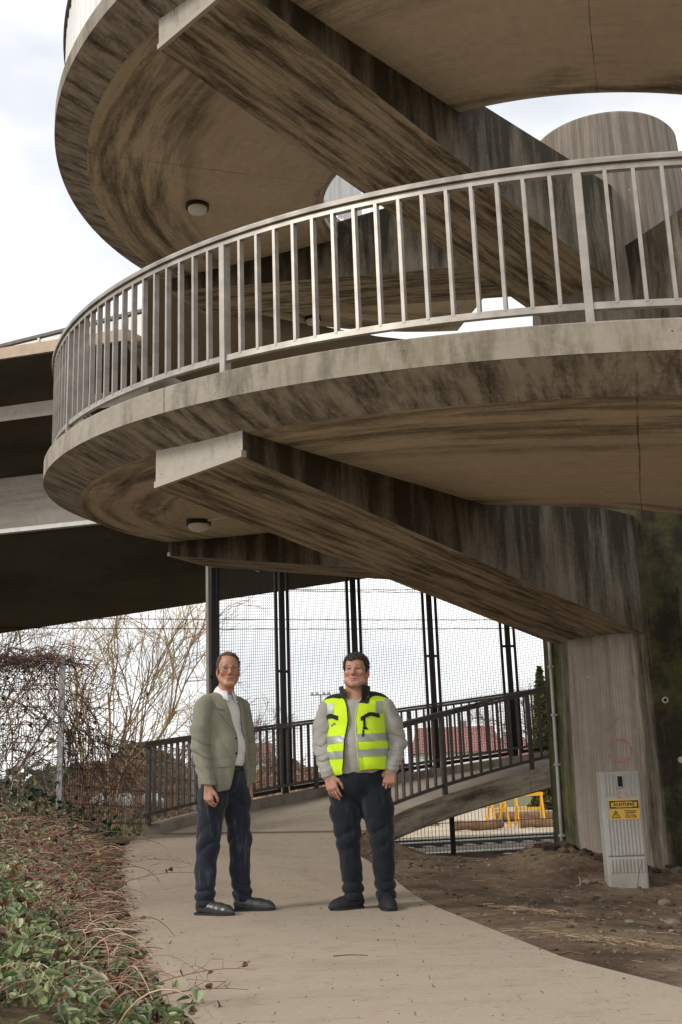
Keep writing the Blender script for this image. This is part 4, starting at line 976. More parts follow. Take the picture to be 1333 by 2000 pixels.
def shoe(parent, heel, toe, width, mat, sole_mat, h=.075, point=.6, lace=True, ank=None):
    heel, toe = np.array(heel, float), np.array(toe, float); d = toe - heel; L_ = np.linalg.norm(d[:2]); d /= L_; n = np.array([-d[1], d[0], 0]); up = np.array([0, 0, 1.0]); w = width / 2
    P = lambda a, b, c: heel + d * a * L_ + n * b + up * c
    lo = np.minimum(heel, toe) - .10; hi = np.maximum(heel, toe) + .10; hi[2] = .2; lo[2] = -.02
    F = Field(lo, hi, .004); F.chain([P(.13, 0, .045), P(.35, 0, .042), P(.62, 0, .030), P(.82, 0, .024), P(.93, 0, .020)], [w * .86, w * .88, w * 1.0, w * .86, w * point * .8], .02)
    F.cap(P(.12, 0, .05), P(.17, 0, h + .02), w * .80, w * .72, .02); F.cap(P(.20, 0, h), P(.60, 0, .040), w * .66, w * .60, .025)
    F.mod(lambda X, Y, Z, f: np.maximum(f, .012 - Z)); F.mod(lambda X, Y, Z, f: np.maximum(f, Z - (h + .032)))
    V, Fc = F.net(); V = relax(V, Fc, 1); o = npmesh('shoe', V, Fc, mat, parent)
    mb = MB(); prof = [(-.015, .55), (.0, .80), (.12, .96), (.3, .93), (.5, 1.0), (.66, 1.10), (.82, .98), (.92, point * 1.1), (.985, point * .6), (1.0, .05)]; ring = [P(a, w * b, 0) for a, b in prof] + [P(a, -w * b, 0) for a, b in prof[::-1]]; k = len(ring)
    for z in (.0, .016):
        for p in ring: mb.vert((p[0], p[1], z))
    mb.face(range(k)[::-1]); mb.face(range(k, 2 * k))
    for j in range(k): mb.face((j, (j + 1) % k, k + (j + 1) % k, k + j))
    mb.build('sole', sole_mat, o, fix=True)
    if lace:
        for i in range(4):
            a = .33 + .075 * i; zz = h + .022 - .016 * i; mb = MB(); mb.tube([P(a, -.020, zz - .006), P(a - .01, 0, zz + .006), P(a, .020, zz - .006)], .0026, 6); mb.build('lace', sole_mat, o)
    return o
def vf(w): return 2 * np.abs(np.sin(w / 2)) ** .75 - 1.2      # rounded folds with sharp valleys
def folds(amp, fq, ph=0.0, ax=(0.3, .2, 1.0)):
    def fn(X, Y, Z, f):
        w = ax[0] * X + ax[1] * Y + ax[2] * Z; return f - amp * vf(fq * w + 1.7 * np.sin(9 * X + 5 * Z + ph) + ph) * (.5 + .5 * np.sin(7 * Z + 11 * Y + ph))
    return fn
# ================================================================== man in the sage jacket
MP1 = Vector((-.84, 8.10, 0)); man1 = empty('person', MP1, 0, 'man with glasses in an open sage-green jacket, white shirt and blue jeans', 'person')
Y1 = rad(50); R1 = _rot(Y1); TC1 = np.array([-.068, .0, 0]); W1 = lambda x, y, z: TC1 + R1 @ np.array([x, y, 0]) + np.array([0, 0, z])
SK1 = (.46, .235, .16); M_SK1 = skin_mat('skin_tanned', SK1); HY1 = rad(13); HC1 = np.array([-.030, -.045, 1.690])
shN, elN, wrN = W1(-.185, .015, 1.425), np.array([-.222, -.165, 1.125]), np.array([-.160, -.225, .868]); shF, elF, wrF = W1(.185, .015, 1.425), np.array([.085, .185, 1.13]), np.array([.092, .120, .868])
hipN, knN, anN = W1(-.085, .02, .88), np.array([-.185, -.045, .475]), np.array([-.208, -.075, .10]); hipF, knF, anF = W1(.085, .02, .88), np.array([.030, .075, .475]), np.array([.040, .092, .10])
F = Field((-.30, -.34, .04), (.22, .30, 1.85), .0042)
F.chain([W1(0, .02, 1.48), W1(0, .01, 1.30), W1(0, 0, 1.12), W1(0, .01, .95)], [.055, .085, .09, .10], .03); F.cap(shN, shF, .035, .035, .03)
F.chain([shN, elN, wrN], [.048, .042, .027], .02); F.chain([shF, elF, wrF], [.048, .042, .027], .02); F.chain([hipN, knN, anN], [.078, .054, .038], .02); F.chain([hipF, knF, anF], [.078, .054, .038], .02)
F.cap(anN, anN + np.array([.07, -.035, -.065]), .030, .022, .02); F.cap(anF, anF + np.array([.08, -.01, -.065]), .030, .022, .02)
F.chain([W1(0, .02, 1.44), HC1 + _rot(HY1) @ np.array([0, .03, -.06])], [.066, .056], .03)
TH1 = add_head(F, HC1, HY1, 1.06, .98, 0.0, rad(-3))
add_hand(F, wrN + np.array([0, 0, -.005]), (.05, -.02, -1), (.55, -.5, 0), (-.55, -.80, .1), 1.0, .75); add_hand(F, wrF + np.array([0, 0, -.005]), (.05, -.02, -1), (.6, -.6, 0), (.75, .5, 0), 1.0, .55)
V, Fc = F.net(); V = relax(V, Fc, 1, .2)
inv1 = lambda P: ((P - HC1) @ _rot(HY1)) / 1.06
npmesh('body', V, Fc, M_SK1, man1, tint_face(V, inv1, SK1, (.40, .17, .13))); face_bits(TH1, man1, (.045, .055, .06), (.13, .085, .055), 1.06)
def twigs_(name, paths, radii, mat, parent):
    n, m, _ = paths.shape; T = np.gradient(paths, axis=1); T /= np.linalg.norm(T, axis=2, keepdims=True) + 1e-9; A = np.cross(T, np.array([.3, .2, 1.0])); A /= np.linalg.norm(A, axis=2, keepdims=True) + 1e-9; B = np.cross(T, A); an = 2 * np.pi * np.arange(3) / 3
    V = paths[:, :, None] + (A[:, :, None] * np.cos(an)[None, None, :, None] + B[:, :, None] * np.sin(an)[None, None, :, None]) * radii[:, :, None, None]; i = np.arange(n)[:, None, None] * m * 3 + np.arange(m - 1)[None, :, None] * 3; j = np.arange(3)[None, None]; j2 = (j + 1) % 3
    return npmesh(name, V.reshape(-1, 3), np.stack([i + j, i + j2, i + 3 + j2, i + 3 + j], -1).reshape(-1, 4), mat, parent)
def hair(name, HC, HY, s, wide, keep, mat, parent, puff, seed, pitch=0.0, sweep=.5, keep_lo=-.02):
    F = Field(HC - .15, HC + .17, .004); R = _rot(HY)
    F.ell(HC + R @ (np.array([0, .014, .042]) * s), (np.array([.075, .096, .080]) + puff) * s * np.array([wide, 1, 1]), HY, .01, 'add', pitch)
    F.ell(HC + R @ (np.array([0, -.050, .052]) * s), (np.array([.052, .044, .052]) + puff * .6) * s * np.array([wide, 1, 1]), HY, .03, 'add', pitch)
    def fn(X, Y, Z, f):
        q = ((np.stack([X, Y, Z], 1) - HC) @ R) / s; a = np.sin(190 * q[:, 0] + 60 * q[:, 1] + seed) * np.sin(130 * q[:, 1] + 90 * q[:, 2]) ; f = f - .0032 * a - .0022 * np.sin(420 * q[:, 0] + 150 * q[:, 2] + seed * 2)
        return np.maximum(f, keep(q) * s)
    F.mod(fn); V, Fc = F.net(); o = npmesh(name, V, Fc, mat, parent)
    gh = np.random.default_rng(int(seed * 10)); Nn = vnormals(V, Fc); ii = np.where(((V - HC) @ R)[:, 2] > keep_lo)[0]; ii = gh.choice(ii, 900); p = V[ii]; n_ = Nn[ii]; sw = (R @ np.array([sweep, .55, -.35])); d = n_ * .16 + sw - n_ * (n_ @ sw)[:, None]; d += gh.normal(0, .28, d.shape); d /= np.linalg.norm(d, axis=1)[:, None]
    L_ = gh.uniform(.010, .020, len(p))[:, None]; P = np.stack([p - n_ * .002, p + d * L_ * .5 + n_ * .001, p + d * L_], 1); r_ = np.tile(np.array([.0011, .0009, .0004]), (len(p), 1)); n3 = 3
    mb = MB(); st = twigs_('strands', P, r_, mat, o); st['kind'] = 'stuff'; return o
mouth(TH1, man1, 1.06, (.40, .19, .15))
def keep1(q):
    x, y, z = q[:, 0], q[:, 1], q[:, 2]; front = .098 - .014 * np.sin(22 * x + .6) + .5 * np.clip(y + .02, -.2, .0) * -.35           # height of the hairline at the front
    side = np.where(y < -.012, .03 + 1.6 * (-.012 - y), np.where(y < .03, -.012, -.012 - 1.2 * (y - .03))); hl = np.where(np.abs(x) < .055, np.where(y < -.02, front, np.maximum(side, -.08)), np.maximum(side, -.075))
    return hl - z
M_H1 = cloth('hair_brown', (.115, .062, .034), 420, .5, .55); hair('hair', HC1, HY1, 1.06, .98, keep1, M_H1, man1, .0075, 1.0, rad(-3))
# glasses
M_FR = simple('glasses_metal', (.22, .20, .18), .25, .8, var=.02); gl = MB()
for q in (-1, 1):
    cx = q * .033; ring = [TH1((cx + .026 * math.cos(a), -.1065 + .10 * abs(cx + .026 * math.cos(a)) ** 1.5 * 3.2, -.004 + .017 * math.sin(a))) for a in np.linspace(0, 2 * math.pi, 25)]; gl.tube(ring, .0015, 6, cap=False)
    gl.tube([TH1((q * .058, -.098, .003)), TH1((q * .077, -.080, .006)), TH1((q * .0835, .01, .006)), TH1((q * .083, .028, -.010))], .0015, 6)
gl.tube([TH1((-.008, -.1075, .0)), TH1((0, -.111, .003)), TH1((.008, -.1075, .0))], .0011, 6); gl.build('glasses_frame', M_FR, man1)
# shirt
M_SHIRT = cloth('white_shirt', (.76, .75, .74), 300, .06, .8, bump=.1); F = Field((-.40, -.34, .92), (.30, .30, 1.60), .006)
F.ell(W1(0, .01, 1.33), (.168, .112, .21), Y1, .04); F.ell(W1(0, -.010, 1.12), (.160, .143, .19), Y1, .05); F.cap(W1(-.13, .02, 1.44), W1(.13, .02, 1.44), .045, .045, .04); F.cap(W1(0, .025, 1.42), W1(0, .012, 1.52), .075, .072, .03)
F.mod(lambda X, Y, Z, f: np.maximum(f, 1.004 + .0 - Z)); F.mod(folds(.004, 38, .5, (.6, .4, .7)))
V, Fc = F.net(); V = relax(V, Fc, 1); npmesh('shirt', V, Fc, M_SHIRT, man1)
def collar(parent, cen, yaw, r0, z0, h, gap, mat, tip=.05, lean=.012, flare=.015, name='shirt_collar'):
    """stand-and-fall collar: a folded band round the neck with two pointed wings"""
    mb = MB(); n = 40; R = _rot(yaw); rows = []
    for i in range(n + 1):
        a = -math.pi / 2 + gap + (2 * math.pi - 2 * gap) * i / n; e = min(i, n - i) / n; k = max(0.0, 1 - e / .16)
        drop = tip * k; out = .020 * k
        def p(r, z): q = R @ np.array([r * math.cos(a) * 1.0, r * math.sin(a) * 1.02 + .014, 0]); return np.array(cen) + q + np.array([0, 0, z])
        rows.append([mb.vert(p(r0 + .002, z0 - .012 - .014 * k)), mb.vert(p(r0 - lean * .3, z0 + h - .010 * k)), mb.vert(p(r0 + .004, z0 + h + .002 - .010 * k)), mb.vert(p(r0 + flare + out, z0 + .002 - drop))])
    for a, b in zip(rows[:-1], rows[1:]):
        for j in range(3): mb.face((a[j], b[j], b[j + 1], a[j + 1]))
    o = mb.build(name, mat, parent, smooth=True); md = o.modifiers.new('t', 'SOLIDIFY'); md.thickness = .003; return o
collar(man1, W1(0, -.004, 0) + np.array([.008, -.006, 0]), Y1 * .8, .066, 1.505, .040, .24, M_SHIRT, .048)
M_PEARL = simple('pearl_button', (.6, .58, .55), .3)
for z, y in ((1.46, -.100), (1.37, -.120), (1.28, -.127), (1.19, -.140), (1.10, -.152)): mb = MB(); mb.tube([W1(.026, y - .008, z), W1(.026, y - .013, z)], .0055, 10); mb.build('shirt_button', M_PEARL, man1)
# jacket
M_JK = cloth('sage_wool', (.235, .228, .168), 340, .16, .9, bump=.3); M_JD = cloth('sage_wool_lapel', (.245, .238, .176), 340, .16, .9)
zk = [.78, .82, .95, 1.08, 1.20, 1.35, 1.50, 1.60]; xl_, xr_ = [-.100, -.088, -.052, -.026, -.018, -.046, -.078, -.085], [.150, .135, .105, .082, .076, .078, .080, .085]
F = Field((-.38, -.36, .78), (.26, .32, 1.57), .0046)
F.ell(W1(0, .012, 1.34), (.198, .134, .20), Y1, .04); F.ell(W1(0, -.005, 1.13), (.183, .160, .22), Y1, .06); F.ell(W1(0, .005, .93), (.203, .162, .22), Y1, .06); F.cap(W1(-.155, .022, 1.462), W1(.155, .022, 1.462), .056, .056, .045)
F.ell(W1(0, .05, 1.47), (.10, .07, .07), Y1, .03)
F.mod(lambda X, Y, Z, f: f - .010 * np.sin(24 * np.arctan2(Y + .02, X + .07) * .5 + 3) * sstep(1.05 - Z, 0, .25)); F.mod(folds(.005, 30, 1.3, (.8, .5, .6)))
def opening(X, Y, Z, f):
    q = canon(np.stack([X, Y, Z], 1), TC1, Y1); x, y = q[:, 0], q[:, 1]; a, b = np.interp(Z, zk, xl_), np.interp(Z, zk, xr_); d = np.maximum(np.maximum(a - x, x - b), y + .055); return np.maximum(f, -d)
F.mod(opening); F.mod(lambda X, Y, Z, f: np.maximum(f, .815 + .03 * sstep(X, -.2, .05) - Z))
J2 = Field((-.38, -.36, .78), (.26, .32, 1.57), .0046)
J2.chain([shN, (shN + elN) / 2 + np.array([-.008, -.006, 0]), elN, (elN + wrN) / 2, wrN + np.array([0, 0, .008])], [.072, .070, .062, .058, .053], .015); J2.chain([shF, (shF + elF) / 2, elF, (elF + wrF) / 2, wrF + np.array([0, 0, .008])], [.072, .068, .062, .057, .052], .015)
J2.mod(lambda X, Y, Z, f: f - .0070 * vf(72 * Z + 26 * X - 24 * Y + 2.2 * np.sin(18 * X + 9)) * np.exp(-((Z - 1.10) / .12) ** 2) - .0030 * vf(30 * Z - 62 * Y + 40 * X) - .0035 * vf(118 * Z + 70 * X - 40 * Y + 2.5 * np.sin(11 * Z)) * np.exp(-((Z - 1.02) / .16) ** 2))
J2.mod(lambda X, Y, Z, f: np.maximum(f, .878 - .10 * (X + .16) * (X < 0) - Z))
h_ = np.clip(.5 + .5 * (F.f - J2.f) / .012, 0, 1); F.f = F.f * (1 - h_) + J2.f * h_ - .012 * h_ * (1 - h_)
V, Fc = F.net(); V = relax(V, Fc, 1, .4); jk = npmesh('jacket', V, Fc, M_JK, man1)
def tmask(fn, c=TC1, yaw=Y1):
    R = _rot(yaw)
    def m(X, Y, Z, Nn): q = canon(np.stack([X, Y, Z], 1), c, yaw); return fn(q[:, 0], q[:, 1], Z, Nn @ R)
    return m
lap = lambda x, y, z, n: (y < -.02) & (n[:, 1] < -.05) & (z > 1.215) & (z < 1.475) & ((x > np.interp(z, zk, xl_) - (.006 + .075 * sstep(z, 1.21, 1.40))) & (x < np.interp(z, zk, xl_) + .02) | (x < np.interp(z, zk, xr_) + (.006 + .06 * sstep(z, 1.21, 1.40))) & (x > np.interp(z, zk, xr_) - .02)) & (np.abs(z - 1.392 - .15 * (np.abs(x) - .11)) > .007 * (np.abs(x) > .092))
patch('lapel', V, Fc, tmask(lap), .006, M_JD, jk, .004)
patch('pocket_flap', V, Fc, tmask(lambda x, y, z, n: (y < 0) & (n[:, 1] < .0) & (np.abs(x + .130) < .062) & (z > .995 + .10 * (x + .13)) & (z < 1.045 + .10 * (x + .13))), .0045, M_JD, jk, .004)
patch('breast_pocket', V, Fc, tmask(lambda x, y, z, n: (y < 0) & (n[:, 1] < .0) & (np.abs(x - .125) < .045) & (np.abs(z - 1.30 - .15 * (x - .12)) < .010)), .003, M_JD, jk, .003)
collar(man1, W1(0, .012, 0), Y1, .088, 1.462, .050, 1.05, M_JK, .02, .014, .022, 'jacket_collar')
M_BTN = simple('dark_horn_button', (.02, .017, .013), .3)
def disc(parent, p, n, r, mat, name='button'): p, n = Vector(p), Vector(n).normalized(); mb = MB(); mb.tube([p - n * .003, p + n * .004], [r, r * .9], 14); mb.build(name, mat, parent)
def surf_pt(V, Fc, c, yaw, x, z):
    """front surface point of a garment at torso coordinates x, z"""
    q = canon(V, c, yaw); d = (q[:, 0] - x) ** 2 + (q[:, 2] - z) ** 2; m = d < .012 ** 2
    i = np.where(m)[0]; i = i[np.argmin(q[i, 1])] if len(i) else np.argmin(d); return V[i]
NF1 = R1 @ np.array([0, -1.0, 0])
for z in (1.205, 1.085): disc(man1, surf_pt(V, Fc, TC1, Y1, np.interp(z, zk, xl_) - .022, z), NF1, .0105, M_BTN)
for i in range(3): disc(man1, wrN + np.array([-.048, -.018, .038 + .020 * i]), (-1, -.45, 0), .0065, M_BTN, 'cuff_button')
# jeans
M_JN = cloth('denim_blue', (.016, .020, .031), 260, .35, .85, bump=.3, streaks=(.085, .098, .125)); M_BELT = simple('leather_belt', (.02, .016, .013), .4)
F = Field((-.42, -.36, .06), (.36, .40, 1.06), .006)
F.ell(W1(0, .012, .93), (.168, .138, .15), Y1, .04); F.chain([W1(-.085, .01, .90), W1(-.095, .0, .78) * .6 + knN * .4 * np.array([1, 1, 0]) + np.array([0, 0, (.78 - .78 * .6)]), knN, (knN + anN) / 2 + np.array([-.008, .012, 0]), anN + np.array([.004, 0, -.035])], [.108, .100, .080, .072, .066], .03)
F.chain([W1(.085, .01, .90), W1(.09, .0, .78) * .6 + knF * .4 * np.array([1, 1, 0]) + np.array([0, 0, (.78 - .78 * .6)]), knF, (knF + anF) / 2 + np.array([-.012, .012, 0]), anF + np.array([.006, 0, -.035])], [.108, .098, .078, .070, .064], .03)
F.mod(lambda X, Y, Z, f: f - .0105 * vf(95 * Z + 12 * X + 2 * np.sin(14 * X)) * np.exp(-((Z - .13) / .055) ** 2) - .0085 * vf(48 * Z - 34 * X + 26 * Y) * np.exp(-((Z - .50) / .10) ** 2) - .0080 * vf(40 * Z + 42 * X) * np.exp(-((Z - .74) / .10) ** 2) - .0016 * np.sin(22 * Z + 70 * Y + 50 * X))
F.mod(lambda X, Y, Z, f: np.maximum(np.maximum(f, Z - 1.012), .052 - Z)); V, Fc = F.net(); V = relax(V, Fc, 1, .4); jn = npmesh('jeans', V, Fc, M_JN, man1)
patch('belt', V, Fc, lambda X, Y, Z, n: (Z > .968) & (Z < 1.004) & (np.abs(n[:, 2]) < .7), .005, M_BELT, jn, .004)
M_SHO = Mat('shoe_leather_grey').col((.035, .036, .034)).rough(.32).set(Specular_IOR_Level=.6).m; M_SOL = simple('shoe_sole', (.012, .011, .010), .6)
shoe(man1, (-.262, -.050, 0), (.010, -.190, 0), .098, M_SHO, M_SOL, .072, .55); shoe(man1, (-.015, .085, 0), (.280, .045, 0), .098, M_SHO, M_SOL, .072, .55)
# ================================================================== man in the high-visibility vest
MP2 = Vector((.11, 8.05, 0)); man2 = empty('person', MP2, 0, 'sturdy man in an open neon yellow safety vest over a light grey sweater', 'person')
Y2 = rad(-6); R2 = _rot(Y2); TC2 = np.array([-.052, 0, 0]); W2 = lambda x, y, z: TC2 + R2 @ np.array([x, y, 0]) + np.array([0, 0, z])
SK2 = (.48, .245, .175); M_SK2 = skin_mat('skin_ruddy', SK2); HY2 = rad(-11); HC2 = np.array([-.040, -.035, 1.648])
shL, elL, wrL = W2(-.215, .02, 1.385), np.array([-.300, .015, 1.140]), np.array([-.268, -.105, .925]); shR, elR, wrR = W2(.215, .02, 1.385), np.array([.238, .03, 1.130]), np.array([.186, -.105, .955])
hpL, kL, aL = W2(-.095, .01, .86), np.array([-.140, -.015, .465]), np.array([-.112, .02, .10]); hpR, kR, aR = W2(.105, .01, .86), np.array([.098, -.03, .465]), np.array([.112, -.01, .10])
F = Field((-.40, -.24, .04), (.34, .18, 1.80), .0042)
F.chain([W2(0, .02, 1.44), W2(0, .0, 1.28), W2(0, -.02, 1.10), W2(0, 0, .95)], [.065, .09, .11, .11], .03); F.cap(shL, shR, .035, .035, .03)
F.chain([shL, elL, wrL], [.052, .045, .031], .02); F.chain([shR, elR, wrR], [.052, .045, .031], .02); F.chain([hpL, kL, aL], [.085, .058, .040], .02); F.chain([hpR, kR, aR], [.085, .058, .040], .02)
F.cap(aL, aL + np.array([-.07, -.04, -.065]), .030, .022, .02); F.cap(aR, aR + np.array([.01, -.08, -.065]), .030, .022, .02)
F.chain([W2(.005, .025, 1.40), HC2 + _rot(HY2) @ np.array([0, .03, -.06])], [.092, .078], .03)
TH2 = add_head(F, HC2, HY2, 1.05, 1.06, .006, rad(-6))
add_hand(F, wrL + np.array([.004, -.006, -.012]), (.30, -.14, -1), (.72, -.6, 0), (-.45, -.9, 0), 1.10, .30, .05); add_hand(F, wrR + np.array([-.004, -.006, -.012]), (-.22, -.10, -1), (-.9, -.25, 0), (.1, -1, 0), 1.10, .85)
V, Fc = F.net(); V = relax(V, Fc, 1, .2); inv2 = lambda P: ((P - HC2) @ _rot(HY2)) / 1.05
npmesh('body', V, Fc, M_SK2, man2, tint_face(V, inv2, SK2, (.42, .18, .15), .35)); face_bits(TH2, man2, (.04, .045, .045), (.085, .055, .04), 1.05)
mouth(TH2, man2, 1.05, (.42, .20, .165))
def keep2(q):
    x, y, z = q[:, 0], q[:, 1], q[:, 2]; front = .074 + .012 * np.cos(26 * x) * -.3 + .006 * np.sin(75 * x)
    side = np.where(y < -.014, .0 + 1.9 * (-.014 - y), np.where(y < .03, -.022, -.022 - 1.2 * (y - .03))); hl = np.where(np.abs(x) < .060, np.where(y < -.02, front, np.maximum(side, -.085)), np.maximum(side, -.08)); return hl - z
M_H2 = cloth('hair_dark', (.040, .027, .020), 420, .5, .5); hair('hair', HC2, HY2, 1.05, 1.06, keep2, M_H2, man2, .012, 2.0, rad(-6))
# sweater
M_SW = cloth('grey_knit', (.36, .345, .315), 420, .12, .95, bump=.4)
def torso2(F, g):
    F.ell(W2(0, .01, 1.28), (.198 + g, .142 + g, .20), Y2, .05); F.ell(W2(0, -.022, 1.09), (.206 + g, .176 + g, .21), Y2, .06); F.ell(W2(0, .0, .96), (.203 + g, .165 + g, .12), Y2, .05); F.cap(W2(-.185, .025, 1.395), W2(.185, .025, 1.395), .052 + g, .052 + g, .05); F.cap(W2(-.13, .03, 1.415), W2(.13, .03, 1.415), .055 + g, .055 + g, .05); F.cap(W2(0, .03, 1.40), W2(0, .02, 1.470), .095 + g * .6, .082 + g * .6, .04)
F = Field((-.42, -.26, .88), (.36, .24, 1.52), .005); torso2(F, 0.0)
F.mod(lambda X, Y, Z, f: np.maximum(np.maximum(f, .915 - Z), Z - 1.462 - .35 * (Y + .02))); F.mod(folds(.004, 34, 2.1))
J2 = Field((-.42, -.26, .88), (.36, .24, 1.52), .005)
J2.chain([shL, (shL + elL) / 2 + np.array([-.010, 0, 0]), elL, (elL + wrL) / 2, wrL], [.066, .073, .068, .062, .048], .015); J2.chain([shR, (shR + elR) / 2 + np.array([.010, 0, 0]), elR, (elR + wrR) / 2, wrR], [.066, .073, .068, .062, .048], .015)
J2.mod(lambda X, Y, Z, f: f - .0085 * vf(70 * Z + 26 * np.abs(X) - 30 * Y + 1.6 * np.sin(20 * X)) * np.exp(-((Z - 1.07) / .12) ** 2) - .0045 * vf(125 * Z + 60 * np.abs(X) - 50 * Y + 2.5 * np.sin(13 * Z)) * np.exp(-((Z - 1.06) / .16) ** 2) - .003 * vf(60 * Y + 30 * Z))
h_ = np.clip(.5 + .5 * (F.f - J2.f) / .02, 0, 1); F.f = F.f * (1 - h_) + J2.f * h_ - .02 * h_ * (1 - h_); V, Fc = F.net(); V = relax(V, Fc, 1, .4); swt = npmesh('sweater', V, Fc, M_SW, man2)
mb = MB(); mb.tube([W2(.086 * math.cos(a), .016 + .078 * math.sin(a), 1.447 + .030 * math.sin(a)) for a in np.linspace(0, 2 * math.pi, 33)], .009, 8, cap=False); mb.build('neckband', M_SW, swt, smooth=True)
for w_, e_ in ((wrL, elL), (wrR, elR)):
    u = (w_ - e_) / np.linalg.norm(w_ - e_); mb = MB(); mb.tube([w_ - u * .035, w_ - u * .012, w_ + u * .010], [.053, .050, .043], 20); mb.build('cuff', M_SW, swt, smooth=True)
# vest
m_ = Mat('neon_yellow_fleece'); _n = m_.noise(m_.coord('Object'), 220, 3); m_.col(m_.mix(_n, (.50, .72, .008), (.66, .90, .02))).rough(.9).bump(m_.noise(m_.coord('Object', (1, 1, .6)), 20, 5, .55, .9), .4, .012); m_.set(Sheen_Weight=.2); M_VEST = m_.m
M_VBK = cloth('vest_black', (.016, .017, .022), 300, .2, .85); M_REF = Mat('reflective_strip').col((.34, .37, .30)).rough(.42).set(Metallic=.15).m; M_ZIP = simple('zip_pale', (.45, .52, .30), .5)
zv = [.90, 1.0, 1.10, 1.20, 1.30, 1.38, 1.45, 1.55]; vl_, vr_ = [-.100, -.082, -.075, -.060, -.042, -.048, -.070, -.080], [.028, .024, .016, .012, .004, .020, .052, .070]
F = Field((-.36, -.32, .88), (.28, .26, 1.54), .0042); torso2(F, .020); F.ell(W2(0, -.005, .98), (.232, .192, .14), Y2, .05)
F.mod(lambda X, Y, Z, f: f - .006 * vf(34 * X + 26 * Z + 1.5 * np.sin(16 * Z)) * sstep(1.30 - Z, 0, .2) - .003 * np.sin(46 * Z + 14 * X))
F.mod(lambda X, Y, Z, f: np.maximum(f, .925 + .02 * np.sin(9 * X + 1) - Z)); F.mod(lambda X, Y, Z, f: np.maximum(f, Z - 1.50))
def open2(X, Y, Z, f):
    q = canon(np.stack([X, Y, Z], 1), TC2, Y2); x, y = q[:, 0], q[:, 1]; a, b = np.interp(Z, zv, vl_), np.interp(Z, zv, vr_); f = np.maximum(f, -np.maximum(np.maximum(a - x, x - b), y + .04))
    neck = np.sqrt(x ** 2 + (y - .02) ** 2) - .096; return np.maximum(f, -np.maximum(neck, 1.42 - Z))
F.mod(open2)
for s_, sh_, el_ in ((-1, shL, elL), (1, shR, elR)):   # arm holes
    a = W2(s_ * .225, .02, 1.29); F.ell(a + R2 @ np.array([s_ * .062, 0, 0]), (.060, .12, .150), Y2, .006, 'sub')
V, Fc = F.net(); V = relax(V, Fc, 1, .4); vest = npmesh('vest', V, Fc, M_VEST, man2); t2 = lambda fn: tmask(fn, TC2, Y2)
patch('reflective_strip', V, Fc, t2(lambda x, y, z, n: (np.abs(z - 1.163 - .03 * x) < .0265) & (np.abs(n[:, 2]) < .8)), .0025, M_REF, vest); patch('reflective_strip', V, Fc, t2(lambda x, y, z, n: (np.abs(z - 1.056 - .03 * x) < .0265) & (np.abs(n[:, 2]) < .8)), .0025, M_REF, vest)
for s_ in (-1, 1): patch('reflective_strip', V, Fc, t2(lambda x, y, z, n: (z > 1.335) & (z < 1.425) & (np.abs(x - s_ * .178) < .026) & (n[:, 1] < .3)), .0025, M_REF, vest)
patch('shoulder_yoke', V, Fc, t2(lambda x, y, z, n: (z > 1.405 - .10 * (np.abs(x) - .10)) & ((n[:, 2] > .62) | (y > .02))), .004, M_VBK, vest, .003)
pk = lambda s_, x0, x1, zc_, sl: t2(lambda x, y, z, n: (n[:, 1] < .2) & (y < .02) & (x > x0) & (x < x1) & (np.abs(z - zc_ - sl * (x - (x0 + x1) / 2) - .012 * np.cos((x - (x0 + x1) / 2) * 40)) < .0135))
patch('pocket_flap', V, Fc, pk(-1, -.245, -.118, 1.318, .05), .009, M_VBK, vest, .006); patch('pocket_flap', V, Fc, pk(1, .045, .175, 1.318, .18), .007, M_VBK, vest, .005)
patch('pocket_trim', V, Fc, t2(lambda x, y, z, n: (n[:, 1] < 0) & (z > 1.222) & (z < 1.310) & (np.abs(x - .072 - .30 * np.clip(1.245 - z, 0, .1)) < .0085 + .5 * np.clip(1.245 - z, 0, .1))), .005, M_VBK, vest, .004)
patch('zip_pull', V, Fc, t2(lambda x, y, z, n: (n[:, 1] < 0) & (np.abs(z - 1.195) < .024) & (np.abs(x - .062) < .006)), .006, M_VBK, vest, .005)
M_LOGO = simple('teal_print', (.03, .22, .20), .6); patch('chest_emblem', V, Fc, t2(lambda x, y, z, n: (n[:, 1] < 0) & (np.abs(z - 1.268 - .006 * np.sin(160 * x)) < .006) & (np.abs(x + .155) < .018)), .003, M_LOGO, vest)
for edge in (vl_, vr_):
    mb = MB(); pts = []
    for z in np.linspace(.935, 1.46, 28): p = surf_pt(V, Fc, TC2, Y2, float(np.interp(z, zv, edge)) + (-.006 if edge is vl_ else .006), z); pts.append(p + R2 @ np.array([(.004 if edge is vl_ else -.004), -.001, 0]))
    P_ = np.array(pts); P_[1:-1] = (P_[:-2] + 2 * P_[1:-1] + P_[2:]) / 4; P_[1:-1] = (P_[:-2] + 2 * P_[1:-1] + P_[2:]) / 4
    mb.tube(P_, .0045, 6); mb.build('zip', M_ZIP if edge is vr_ else M_VBK, vest, smooth=True)
